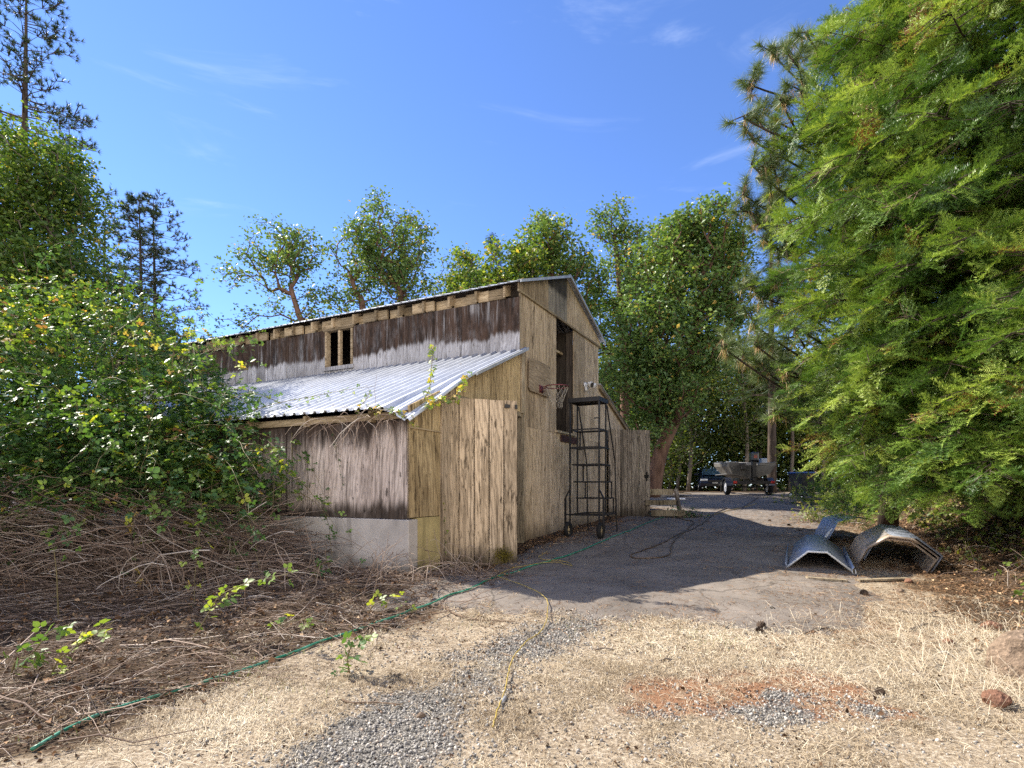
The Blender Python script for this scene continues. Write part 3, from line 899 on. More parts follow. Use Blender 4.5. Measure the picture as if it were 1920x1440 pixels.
M['leaf_under'] = leaf_mat("understorey leaves", [(0, (0.0378, 0.0648, 0.0173)), (0.5, (0.0864, 0.1242, 0.027)), (0.85, (0.2052, 0.2268, 0.054)), (1, (0.324, 0.2268, 0.0864))], .5, .45)
M['leaf_bramble'] = leaf_mat("bramble leaves", [(0, (0.0363, 0.0858, 0.0297)), (0.5, (0.0743, 0.1518, 0.0429)), (0.8, (0.1898, 0.2722, 0.0495)), (0.93, (0.5445, 0.561, 0.066)), (0.97, (0.495, 0.2805, 0.099)), (1, (0.33, 0.165, 0.0825))], .48, .36, (1.3, 1.3, .5), .38)
M['leaf_bank'] = leaf_mat("bank creeper leaves", [(0, (.05, .09, .018)), (.5, (.14, .19, .03)), (.8, (.30, .31, .06)), (1, (.33, .20, .09))], .5, .4)
M['needle_fir'] = leaf_mat("fir needles", [(0, (0.0235, 0.0589, 0.0131)), (0.3, (0.0695, 0.1443, 0.024)), (0.6, (0.1818, 0.2834, 0.0459)), (0.97, (0.4492, 0.5347, 0.1092)), (0.985, (0.2353, 0.0963, 0.0383)), (1, (0.2353, 0.0963, 0.0383))], .45, .22, (1.15, 1.2, .6), .35)
M['needle_pine'] = leaf_mat("pine needles", [(0, (0.06, 0.102, 0.036)), (0.5, (0.132, 0.186, 0.066)), (0.72, (0.204, 0.24, 0.102)), (0.78, (0.432, 0.276, 0.12)), (1, (0.504, 0.324, 0.144))], .5, .2)
M['needle_far'] = leaf_mat("dark conifer needles", [(0, (0.0208, 0.0416, 0.0182)), (0.6, (0.0442, 0.078, 0.0286)), (1, (0.0975, 0.13, 0.0455))], .55, .2)
M['bark_madrone'] = bark_mat("smooth red brown bark", (.085, .046, .032), (.20, .118, .08), 5, 1.5, .5)
M['bark_grey'] = bark_mat("grey brown bark", (.10, .078, .06), (.22, .18, .145), 12, 3)
M['bark_pine'] = bark_mat("dark furrowed bark", (.030, .022, .018), (.105, .078, .062), 9, 1.6, 1.5)
M['twig_dead'] = bark_mat("dead twigs", (.10, .068, .045), (.26, .185, .13), 20, 5, .3)
M['cane_dead'] = None

def rotmats(n, rng, up=.6):
    """random leaf frames whose normals lean upward"""
    d = rng.normal(size=(n, 3)); d[:, 2] *= .5
    nrm = rng.normal(size=(n, 3)); nrm[:, 2] = np.abs(nrm[:, 2]) * .8 + up
    return frames(d, unit(nrm))

LEAF4 = (np.array([(0, 0, 0), (-.5, .5, .10), (0, 1, -.04), (.5, .5, .10)]), [np.array([[0, 3, 2], [0, 2, 1]])])
LEAF6 = (np.array([(0, 0, 0), (-.36, .28, .09), (-.40, .62, .10), (0, 1, -.06), (.40, .62, .10), (.36, .28, .09), (0, .5, 0)]),
         [np.array([[0, 6, 1], [1, 6, 2], [2, 6, 3], [6, 0, 5], [6, 5, 4], [6, 4, 3]])])

def grow(trunk, tips, rng, pen=.25, wig=.07, step=.6, below=1.5):
    pos = [np.array(p, float) for p in trunk]; par = [-1] + list(range(len(trunk) - 1))
    pl = [0.0]
    for i in range(1, len(trunk)): pl.append(pl[-1] + np.linalg.norm(pos[i] - pos[i - 1]))
    A = np.array(pos); PL = np.array(pl)
    order = np.argsort(np.min(np.linalg.norm(tips[:, None] - A[None], axis=2), axis=1))
    tipn = []
    for k in order:
        a = tips[k]
        dv = np.linalg.norm(A - a, axis=1)
        cost = dv + pen * PL + below * np.clip(A[:, 2] - a[2] + .1, 0, None)
        cost[0] += 3
        b = int(np.argmin(cost)); d = dv[b]
        m = max(1, int(math.ceil(d / step)))
        new = []
        prev = b
        bow = rng.normal(size=3) * .12 * d; bow[2] = abs(bow[2]) * .4
        for j in range(1, m + 1):
            t = j / m
            p = A[b] * (1 - t) + a * t + bow * math.sin(math.pi * t)
            if j < m: p = p + rng.normal(size=3) * wig * min(1, d)
            new.append(p); par.append(prev); prev = len(par) - 1
        A = np.concatenate([A, np.array(new)]); PL = np.concatenate([PL, PL[b] + d * np.arange(1, m + 1) / m])
        tipn.append(len(A) - 1)
    return A, np.array(par), np.array(tipn)

def tree_skeleton(trunk, r0, r1, tips, rng, rtip=.008, pen=.25, wig=.07, below=1.5, step=.6):
    A, par, tipn = grow(trunk, tips, rng, pen, wig, step, below)
    cnt = np.zeros(len(A)); cnt[tipn] = 1
    for i in range(len(A) - 1, 0, -1): cnt[par[i]] += cnt[i]
    r = rtip * np.maximum(cnt, 1) ** .47
    nt = len(trunk)
    tr = np.linspace(r0, r1, nt)
    r[:nt] = np.maximum(tr, np.minimum(r[:nt], tr * 1.2))
    for i in range(nt, len(A)): r[i] = min(r[i], r[par[i]] * .92)
    return A, par, tipn, r, nt

def lobe_points(lobes, n, rng, shell=.5):
    vol = np.array([l[1][0] * l[1][1] * l[1][2] for l in lobes]) ** .7
    k = rng.choice(len(lobes), n, p=vol / vol.sum())
    d = unit(rng.normal(size=(n, 3)))
    rad = (shell ** 3 + (1 - shell ** 3) * rng.random(n)) ** (1 / 3)
    c = np.array([l[0] for l in lobes], float)[k]; r = np.array([l[1] for l in lobes], float)[k]
    return c + d * rad[:, None] * r

def PL_(px, py, d, rx, ry, rd):
    """a crown lobe given by its place in the photograph and its distance"""
    c = pz(px, py, d)
    return (tuple(c), (rx / F * d, rd, ry / F * d))

def broadleaf(name, label, cat, trunk, r0, lobes, n_tips, per, leaf, rc, lmat, bark, group=None, seed=1, pen=.25, shell=.5,
              rtip=.008, tpl=LEAF4, r1=None, asp=.62, below=1.5, wig=.07, keepf=None, droop=0.0, tone0=.45, sides=8):
    rng = np.random.default_rng(seed)
    base = trunk[0]
    root = empty(name, base, 0, label, cat, group)
    tips = lobe_points(lobes, n_tips, rng, shell)
    cl = fbm(tips[:, 0] * .9 + seed, tips[:, 2] * .9 + tips[:, 1] * .5, seed, 3)
    ctr = np.mean([l[0] for l in lobes], axis=0)
    tips = tips + unit(tips - ctr) * ((cl - .5) * 2.2)[:, None] * np.mean([l[1][0] for l in lobes]) * .60
    tips = tips[(cl > .43) | (rng.random(len(tips)) < .30)]
    if keepf is not None: tips = tips[keepf(tips)]
    tl = catmull(trunk, 4)
    A, par, tipn, r, nt = tree_skeleton([tuple(p) for p in tl], r0, r1 or r0 * .4, tips, rng, rtip, pen, wig, below)
    off = np.array(base)
    tb = MB(); tb.tube([Vector(A[i]) - Vector(base) for i in range(nt)], [float(x) for x in r[:nt]], sides)
    tb.build("trunk", bark, root, True)
    ii = np.arange(nt, len(A))
    V, Fq, t = frusta(A[par[ii]] - off, A[ii] - off, np.minimum(r[par[ii]], r[ii] * 1.35), r[ii], 5)
    npmesh("branches", V, Fq, bark, root, t, True)
    # leaves around the tips and along the last twigs
    src = np.concatenate([A[tipn], .5 * (A[tipn] + A[par[tipn]])])
    tt = rng.normal(size=len(src)) * .10
    nper = rng.poisson(per * 1.15 * rng.uniform(.3, 1.7, len(src)))
    k = np.repeat(np.arange(len(src)), nper)
    n = len(k)
    o = rng.normal(size=(n, 3)) * rc; o[:, 2] *= .7
    T = src[k] + o - off
    R = rotmats(n, rng, .5)
    if droop:
        d = unit(o + rng.normal(size=(n, 3)) * rc * .6); d[:, 2] -= droop
        nr = rng.normal(size=(n, 3)); nr[:, 2] += .6
        R = frames(unit(d), unit(nr))
    s = leaf * rng.uniform(.65, 1.3, n)
    S = np.stack([s * asp, s, s], -1)
    tone = np.clip(tone0 + tt[k] + rng.normal(size=n) * .16 + (rng.random(n) < .05) * .4, 0, 1)
    V, Fl, tn = scatter(*tpl, R, T, S, tone)
    npmesh("crown", V, Fl, lmat, root, tn)
    return root

# ------------------------------------------------------------------ conifers seen from afar
def tuft_template(n, spread, rng, droop=0.0, w=.03):
    vs = []; fs = []
    for i in range(n):
        d = rng.normal(size=3); d[1] = abs(d[1]) * 1.0 + spread; d /= np.linalg.norm(d)
        sd = np.cross(d, rng.normal(size=3)); sd /= np.linalg.norm(sd)
        b = len(vs)
        L = rng.uniform(.75, 1.1)
        p0 = np.array([0, rng.uniform(-.25, .1), 0]) if n > 30 else np.zeros(3)
        tip = p0 + d * L
        vs += [p0 - sd * w * .5, p0 + sd * w * .5, tip]; fs.append((b, b + 1, b + 2))
    return np.array(vs), [np.array(fs)]

def conifer(name, label, px, py_top, depth, height_to, rad_px, seed, group=None, kind='fir', lean=0, n_br=70, bare=.25, r0=.2,
            gap=.0, z_low=None, dens=1.0, mat=None, two=None):
    """far conifer: trunk, drooping branches, tufts or sprays on them"""
    rng = np.random.default_rng(seed)
    top = np.array(pz(px + lean, py_top, depth)); X = (px - 960) / F * depth
    base = np.array((X, depth, float(gz(X, depth)) - .1)); H = top[2] - base[2]
    root = empty(name, base, 0, label, "tree", group)
    tb = MB(); pts = []
    for i in range(13):
        t = i / 12
        p = (top - base) * t + np.array([math.sin(t * 5 + seed) * .06, math.cos(t * 4 + seed) * .06, 0]) * t
        pts.append(Vector(p))
    tb.tube(pts, [r0 * (1 - .93 * i / 12) for i in range(13)], 8)
    tb.build("trunk", M['bark_pine'], root, True)
    rmax = rad_px / F * depth
    P0 = []; P1 = []; R0 = []; R1 = []; sp_p = []; sp_d = []
    for b in range(n_br):
        t = bare + (1 - bare) * (b + rng.random()) / n_br
        t = min(.985, t)
        f = (1 - t) / (1 - bare)
        prof = (f ** .75) * (.55 + .45 * rng.random()) if kind == 'fir' else min(1, (f * 1.9 + .12)) ** .8 * (.35 + .65 * rng.random())
        L = rmax * prof + .12
        az = rng.random() * 2 * math.pi
        dr = np.array([math.cos(az), math.sin(az), 0])
        b0 = (top - base) * t
        rise = rng.uniform(-.15, .25) if kind == 'fir' else rng.uniform(.0, .5)
        m = max(3, int(L / .35)); prev = b0
        for j in range(1, m + 1):
            s = j / m
            z = rise * s * L - (.38 if kind == 'fir' else .22) * L * s * s + (.20 * L * max(0, s - .7) if kind != 'fir' else 0)
            p = b0 + dr * L * s + np.array([0, 0, z]) + rng.normal(size=3) * .03
            rr0 = max(.008, .028 * (1 - s) * (L / 2 + .3)); P0.append(prev); P1.append(p); R0.append(rr0 * 1.15); R1.append(rr0)
            if kind == 'fir':
                if s > .15:
                    for _ in range(int(2 * dens)):
                        q = prev + (p - prev) * rng.random()
                        sgn = rng.choice([-1, 1]); side = np.array([-dr[1], dr[0], 0]) * sgn
                        d = dr * rng.uniform(.3, .9) + side * rng.uniform(.2, .9) + np.array([0, 0, rng.uniform(-.5, .05)])
                        sp_p.append(q); sp_d.append(d)
            else:
                if s > .45 or j == m:
                    for _ in range(int(round(1.6 * dens + rng.random() * .6))):
                        side = np.array([-dr[1], dr[0], 0]) * rng.uniform(-1, 1)
                        tw = dr * rng.uniform(.2, .8) + side + np.array([0, 0, rng.uniform(.0, .7)])
                        q = p + unit(tw) * rng.uniform(.1, .42) * min(1, L)
                        P0.append(p); P1.append(q); R0.append(.013); R1.append(.008)
                        sp_p.append(q); sp_d.append(tw)
            prev = p
    V, Fq, t_ = frusta(P0, P1, R0, R1, 4)
    npmesh("branches", V, Fq, M['bark_pine'], root, t_, True)
    sp_p = np.array(sp_p); sp_d = unit(np.array(sp_d)); n = len(sp_p)
    up = rng.normal(size=(n, 3)) * .4; up[:, 2] += 1
    R = frames(sp_d, unit(up))
    if kind == 'fir':
        v = []; f = []
        for i in range(9):
            y = i / 9; ln = .42 * (1 - y) + .10
            for sg in (-1, 1):
                b_ = len(v); v += [(0, y, 0), (0, y + .07, 0), (sg * ln, y + .22, -.05)]; f.append((b_, b_ + 1, b_ + 2))
        tv, tf = np.array(v), [np.array(f)]
        S = rng.uniform(.28, .5, n) * (depth / 24) ** .3
    else:
        tv, tf = tuft_template(16, .5, rng, 0, .11)
        S = rng.uniform(.15, .24, n)
    V, Fl, tn = scatter(tv, tf, R, sp_p, S, np.clip(rng.normal(.5, .22, n), 0, 1))
    npmesh("crown", V, Fl, mat or M['needle_far'], root, tn)
    return root

# ================================================================== LEFT SIDE TREES
conifer("pine_tree", "tall open pine at the far left whose top rises out of the picture", 44, -60, 20, 0, 135, 3, kind='pine', n_br=150, bare=.25, r0=.26, dens=2.8)
conifer("pine_tree", "slim pine tip poking up behind the yellowing oak", 128, 212, 23, 0, 70, 4, kind='pine', n_br=70, bare=.3, r0=.15)
conifer("pine_tree", "left one of the twin slender pines behind the brambles", 263, 362, 27, 0, 62, 5, kind='pine', n_br=150, bare=.22, r0=.20, dens=3.2)
conifer("pine_tree", "right one of the twin slender pines, with wider lower branches", 291, 372, 28, 0, 92, 6, kind='pine', n_br=150, bare=.2, r0=.20, dens=2.6)
conifer("pine_tree", "thin pine top standing between the oak and the twin pines", 196, 375, 24, 0, 45, 8, kind='pine', n_br=55, bare=.3, r0=.14)

broadleaf("oak_tree", "broad yellowing oak at the left behind the bramble thicket", "tree",
          [(-11.0, 13.6, -.1), (-10.8, 13.6, 3), (-11.2, 13.8, 6), (-11.4, 13.8, 8)], .22,
          [PL_(40, 330, 13.6, 95, 95, 1.3), PL_(85, 420, 13.4, 105, 120, 1.5), PL_(-60, 430, 13.8, 120, 150, 1.8), PL_(130, 520, 13.2, 95, 95, 1.3),
           PL_(45, 540, 13.0, 120, 110, 1.4), PL_(185, 590, 13.3, 55, 60, .9), PL_(70, 640, 13, 140, 70, 1.2)],
          1300, 24, .105, .24, M['leaf_oak'], M['bark_grey'], seed=11, tone0=.50, shell=.35)
broadleaf("bush", "green bush under the twin pines at the barn's far end", "bush",
          [(-17.2, 26, 0), (-17.2, 26, 2), (-17.2, 26, 4)], .08,
          [PL_(285, 650, 26, 60, 45, 1.6), PL_(225, 670, 26, 40, 50, 1.3), PL_(330, 680, 26, 30, 30, 1)],
          150, 26, .16, .30, M['leaf_oak'], M['bark_grey'], seed=12, tone0=.42)

# ================================================================== TREES BEHIND THE BARN
def madrone(label, d, trunk_px, lobes, n, seed, per=15, leaf=.155, r0=.2, rc=.21, name="madrone_tree", lmat='leaf_madrone', bark='bark_madrone', tone0=.45, shell=.6, group=None, pen=.18, wig=.09, rtip=.011):
    X0 = (trunk_px[0][0] - 960) / F * d
    tr = [(X0, d, float(gz(X0, d)) - .1)] + [tuple(pz(px, py, d + dd)) for px, py, dd in trunk_px[1:]]
    return broadleaf(name, label, "tree", tr, r0, [PL_(px, py, d + dd, rx, ry, rd) for px, py, dd, rx, ry, rd in lobes], int(n * 1.5), per * .72, leaf, rc,
                     M[lmat], M[bark], group, seed, pen, shell, rtip, tone0=tone0, wig=wig)
G1 = None
madrone("airy madrone with bare forking limbs over the barn's low roof end", 24, [(575, 0), (572, 640, 0), (560, 590, 0), (545, 540, 0)],
        [(505, 465, 0, 62, 36, 1.3), (562, 478, .5, 40, 42, 1.2), (455, 520, 0, 40, 32, 1.0), (585, 545, 0, 24, 34, .8), (440, 602, 0, 34, 18, .8), (575, 590, .5, 34, 16, .8), (490, 560, 0, 36, 24, .8), (520, 510, .5, 60, 40, 1)],
        165, 21, per=15, shell=.55)
madrone("smaller madrone leaning left beside the tall round-headed one", 25, [(690, 0), (682, 600, 0), (668, 550, 0), (655, 510, 0)],
        [(650, 470, 0, 38, 38, 1.1), (638, 535, 0, 30, 34, .9), (685, 500, .5, 30, 45, 1), (690, 580, .5, 50, 22, .9)], 105, 22, per=15)
madrone("round-headed dense madrone standing highest over the barn roof", 25, [(768, 0), (755, 580, 0), (735, 530, 0), (728, 480, 0)],
        [(722, 432, 0, 60, 46, 1.6), (775, 455, .4, 44, 50, 1.4), (690, 450, 0, 36, 36, 1.1), (770, 530, .3, 48, 46, 1.4), (720, 520, .3, 44, 40, 1.1), (745, 485, 0, 60, 50, 1.4)],
        230, 23, per=17)
madrone("pale yellow-green tree low behind the middle of the roof", 27, [(860, 0), (858, 600, 0), (852, 530, 0)],
        [(852, 510, 0, 38, 40, 1.2), (830, 545, 0, 30, 35, 1.1), (885, 545, 0, 30, 40, 1.1)], 150, 24, per=18, name="oak_tree", lmat='leaf_oak', bark='bark_grey', tone0=.62)
conifer("fir_tree", "small pointed fir tip rising behind the barn ridge", 926, 436, 34, 0, 42, 31, kind='fir', n_br=80, bare=.3, r0=.16)
madrone("yellow-green leafy tree just left of the barn ridge", 22, [(955, 0), (952, 560, 0), (950, 510, 0)],
        [(945, 510, 0, 42, 34, 1.3), (985, 500, 0, 34, 34, 1.1), (905, 535, 0, 36, 26, 1.1), (960, 560, 0, 70, 40, 1.4), (880, 580, 0, 50, 40, 1.2)], 230, 25, per=20, name="oak_tree", lmat='leaf_oak', bark='bark_grey', tone0=.62)
madrone("dark leafy tree directly behind the barn ridge", 23, [(1040, 0), (1036, 560, 0), (1032, 480, 0)],
        [(1030, 450, 0, 46, 38, 1.3), (1010, 430, 0, 22, 22, .7), (1065, 480, 0, 38, 34, 1.2), (1005, 500, .4, 45, 40, 1.2), (1085, 530, .4, 40, 55, 1.2), (1080, 610, .4, 40, 60, 1.2)], 260, 26, per=18, tone0=.5)
madrone("tall narrow madrone beyond the barn's right eave", 25, [(1172, 0), (1170, 680, 0), (1160, 520, 0), (1152, 440, 0)],
        [(1150, 420, 0, 40, 34, 1.1), (1135, 470, 0, 34, 40, 1.0), (1180, 470, 0, 32, 44, 1.0), (1150, 540, 0, 50, 50, 1.2), (1165, 640, .3, 60, 70, 1.5), (1205, 560, .5, 50, 60, 1.4), (1215, 480, .6, 40, 50, 1.2), (1120, 600, .2, 40, 60, 1.2)],
        420, 27, per=16, shell=.4)
madrone("big spreading madrone with a leaning red trunk beside the drive", 21, [(1222, 0), (1238, 850, 0), (1272, 770, 0), (1296, 690, 0), (1312, 590, 0), (1320, 500, 0)],
        [(1320, 440, 0, 66, 42, 1.8), (1270, 460, 0, 56, 42, 1.6), (1370, 480, .4, 44, 54, 1.5), (1230, 520, 0, 60, 60, 1.7), (1300, 540, 0, 80, 60, 1.8), (1200, 610, -.3, 60, 70, 1.7),
         (1260, 640, -.5, 80, 66, 1.8), (1340, 610, .3, 64, 70, 1.7), (1180, 700, -.2, 50, 60, 1.4), (1250, 735, -.5, 70, 48, 1.5), (1385, 560, .6, 34, 60, 1.2), (1330, 700, .8, 60, 50, 1.4), (1215, 800, .3, 40, 60, 1.1)],
        1250, 28, per=18, r0=.26, shell=.4, leaf=.15)
conifer("fir_tree", "dark tall fir with a straight black trunk behind the boat", 1447, 318, 26, 0, 95, 33, kind='fir', n_br=150, bare=.30, r0=.23)
for i, (px, d, h, sd) in enumerate(((1228, 31, 730, 41), (1290, 34, 690, 42), (1270, 36, 705, 43), (1395, 33, 660, 44), (1480, 35, 620, 45), (1420, 38, 700, 46), (1255, 38, 640, 47), (1540, 32, 640, 48))):
    lab = ("slender young tree in the wood right of the far plank door", "shadowed tree in the wood above the parked car's left side", "thin tree in the wood just left of the parked car",
           "leafy tree in the wood right behind the boat", "dark tree in the wood right of the straight fir trunk", "small tree deep in the wood behind the boat's motor",
           "tall tree deep in the wood behind the leaning madrone", "tree in the wood hidden mostly by the big bright fir")[i]
    madrone(lab, d, [(px, 0), (px + 6, 830, 0), (px - 4, h + 30, 0)],
            [(px, h, 0, 42, 50, 1.4), (px - 26, h + 60, .4, 40, 46, 1.3), (px + 24, h + 85, -.4, 40, 46, 1.3), (px, h + 140, .2, 44, 36, 1.2)], 130, sd, per=16, leaf=.19, r0=.13, rc=.36, name="wood_tree",
            lmat='leaf_under', bark='bark_grey', tone0=.45, shell=.3, group="trees in the wood behind the drive")

# the far edge of the wood, one mass
def far_woods():
    rng = np.random.default_rng(77)
    parts = []
    n = 5200
    px = np.where(rng.random(n) < .35, rng.uniform(-400, 2300, n), rng.uniform(1080, 2100, n)); d = np.where(px > 1080, rng.uniform(37, 50, n), rng.uniform(42, 58, n))
    X = (px - 960) / F * d
    hmax = np.where(px > 1080, 8.5, 4.5) + 2.5 * fbm(px * .01, d * .2, 7, 3)
    z = gz(X, d) + hmax * rng.random(n) ** .9
    per = 34
    k = np.repeat(np.arange(n), per)
    T = np.stack([X, d, z], -1)[k] + rng.normal(size=(n * per, 3)) * np.array([.8, .8, .55])
    S = rng.uniform(.2, .42, n * per); S = np.stack([S * .7, S, S], -1)
    tone = np.clip(np.repeat(rng.normal(.5, .14, n), per) + rng.normal(size=n * per) * .16, 0, 1)
    V, Fl, tn = scatter(*LEAF4, rotmats(n * per, rng, .4), T, S, tone)
    o = npmesh("distant_woods", V, Fl, M['leaf_under'], None, tn)
    tag(o, "sunlit leafy edge of the wood far behind the barn and drive", "woods", kind='stuff')
far_woods()

# ================================================================== THE BIG FIR ON THE RIGHT
def big_fir():
    rng = np.random.default_rng(99)
    bx, by = 8.4, 8.7
    base = np.array([bx, by, float(gz(bx, by)) - .1]); H = 15.0
    root = empty("fir_tree", base, 0, "huge bright green fir filling the right side of the picture", "tree")
    tb = MB(); tb.tube([(math.sin(i) * .04, math.cos(i * 1.3) * .04, H * i / 14) for i in range(15)], [.30 * (1 - i / 14.6) + .015 for i in range(15)], 10)
    tb.build("trunk", M['bark_pine'], root, True)
    # one flat spray: a stem, side twigs, needles on both sides
    def spray(seed):
        r = np.random.default_rng(seed); v = []; f = []
        twigs = [((0, 0), (0, 1), 0)]
        for i in range(10):
            y = .05 + .092 * i; ln = (.44 * (1 - y) ** .8 + .05) * r.uniform(.8, 1.15); sg = 1 if i % 2 else -1
            twigs.append(((0, y), (sg * ln * .75, y + ln * .72), r.uniform(-.12, .16)))
        for (a, b, tz) in twigs:
            a = np.array(a); b = np.array(b); L = np.linalg.norm(b - a); d = (b - a) / L; pr = np.array([-d[1], d[0]])
            m = max(4, int(L / .040))
            for j in range(m):
                c = a + d * L * (j + .5) / m
                for sg in (-1, 1):
                    dd = pr * sg * r.uniform(.75, 1) + d * r.uniform(.45, .8); dd /= np.linalg.norm(dd)
                    nl = .088 * r.uniform(.75, 1.15); zz = r.uniform(-.03, .085)
                    o = np.array([-dd[1], dd[0]]) * .0115
                    k = len(v); zc = -.05 * c[1] ** 2 + tz * (j + .5) / m
                    v += [(c[0] - o[0], c[1] - o[1], zc), (c[0] + o[0], c[1] + o[1], zc), (c[0] + dd[0] * nl, c[1] + dd[1] * nl, zc + zz)]
                    f.append((k, k + 1, k + 2))
        return np.array(v), [np.array(f)]
    T = []; D = []; U = []; S = []; TN = []
    P0 = []; P1 = []; R0 = []; R1 = []; Q0 = []; Q1 = []
    zs = [.9, 2.2, 4, 6, 8, 10, 12, 15]; ls = [3.05, 3.6, 3.95, 4.0, 3.5, 2.6, 1.6, .2]
    tocam = math.atan2(-by, -bx)
    nb = 820
    for b in range(nb + 75):
        f_ = (b + rng.random()) / nb; z0 = .5 + (8.6 * f_ / .88 if f_ < .88 else 8.6 + (H - 9.6) * (f_ - .88) / .12)
        az = rng.random() * 2 * math.pi if rng.random() < .72 else rng.normal(math.pi + .35, .5)
        if b >= nb:
            z0 = rng.uniform(.9, 3.2); az = tocam + rng.uniform(-.55, .75)
        rel = abs((az - tocam + math.pi) % (2 * math.pi) - math.pi)
        front = rel < 2.0
        if not front and rng.random() < .40: continue
        L = np.interp(z0 + .5, zs, ls) * rng.uniform(.80, 1.06) * (1.12 if b >= nb else 1)
        dr = np.array([math.cos(az), math.sin(az), 0]); sd = np.array([-dr[1], dr[0], 0])
        rise = rng.uniform(.0, .38); droop = rng.uniform(.12, .40)
        def pt(s): return np.array([0, 0, z0]) + dr * L * s + np.array([0, 0, rise * L * s - droop * L * s ** 2.2]) + sd * .12 * L * math.sin(s * 2 + b) * s
        m = 12; prev = pt(0)
        for j in range(1, m + 1):
            p = pt(j / m); r_ = .030 * (L / 4) * (1 - .88 * j / m)
            P0.append(prev); P1.append(p); R0.append(r_ * 1.12); R1.append(r_); prev = p
        btone = rng.normal(.48, .18)
        s = .42 if front else .3; side = 1
        while s < 1.0:
            p = pt(s); tg = unit(pt(min(1, s + .04)) - pt(s - .04))
            side = -side
            ll = (.20 + .80 * (1 - s) ** .75) * rng.uniform(.45, 1.25)
            ang = rng.uniform(.55, 1.35)
            ld = unit(tg * math.cos(ang) + sd * side * math.sin(ang) + np.array([0, 0, rng.uniform(-.5, .42)]))
            live = s > .30 + .18 * rng.random() and rng.random() > .06
            e = p + ld * ll
            e[2] -= .10 * ll
            if live:
                P0.append(p); P1.append(e); R0.append(.008); R1.append(.004)
                k = max(1, int(round(ll / .19)))
                for j in range(k):
                    q = p + (e - p) * ((j + .35) / k)
                    d = unit(ld * rng.uniform(.5, 1) + tg * rng.uniform(-.3, .8) + rng.normal(size=3) * .38 + np.array([0, 0, rng.uniform(-.35, .35)]))
                    T.append(q); D.append(d); U.append(np.array([0, 0, 1]) + rng.normal(size=3) * .45); S.append(rng.uniform(.28, .46)); TN.append(btone + rng.normal() * .15 + .22 * (s - .65))
            else:
                Q0.append(p); Q1.append(e); 
                for _ in range(3):
                    q = p + (e - p) * rng.uniform(.2, .9); Q0.append(q); Q1.append(q + unit(ld + rng.normal(size=3) * .7) * rng.uniform(.1, .35))
            s += (.105 if front else .2) / L * rng.uniform(.8, 1.2)
        T.append(pt(.97)); D.append(unit(pt(1) - pt(.94))); U.append(np.array([0, 0, 1.])); S.append(.42); TN.append(btone + .15)
    V, Fq, t_ = frusta(P0, P1, R0, R1, 5); npmesh("branches", V, Fq, M['bark_pine'], root, t_, True)
    V, Fq, t_ = frusta(Q0, Q1, np.full(len(Q0), .005), np.full(len(Q0), .002), 3); npmesh("dead_twigs", V, Fq, M['twig_dead'], root, t_)
    T = np.array(T); D = np.array(D); U = unit(np.array(U)); S = np.array(S); TN = np.array(TN)
    # keep clear of the ground
    wz = gz(T[:, 0] + bx, T[:, 1] + by) + .22
    ok = T[:, 2] + base[2] > wz; T, D, U, S, TN = T[ok], D[ok], U[ok], S[ok], TN[ok]
    R = frames(D, U)
    parts = []
    grp = rng.integers(0, 3, len(T))
    for g in range(3):
        q = grp == g; tv, tf = spray(500 + g)
        nv = len(tv)
        tone = np.clip(TN[q] + (rng.random(q.sum()) < .012) * .6, 0, 1)
        parts.append(scatter(tv, tf, R[q], T[q], S[q], tone))
    V, Fl, tn = merge(parts)
    tn = np.clip(tn + np.repeat(rng.normal(size=len(tn) // 3) * .07, 3), 0, .96 + .04 * (tn > .96))

    npmesh("crown", V, Fl, M['needle_fir'], root, tn)
big_fir()

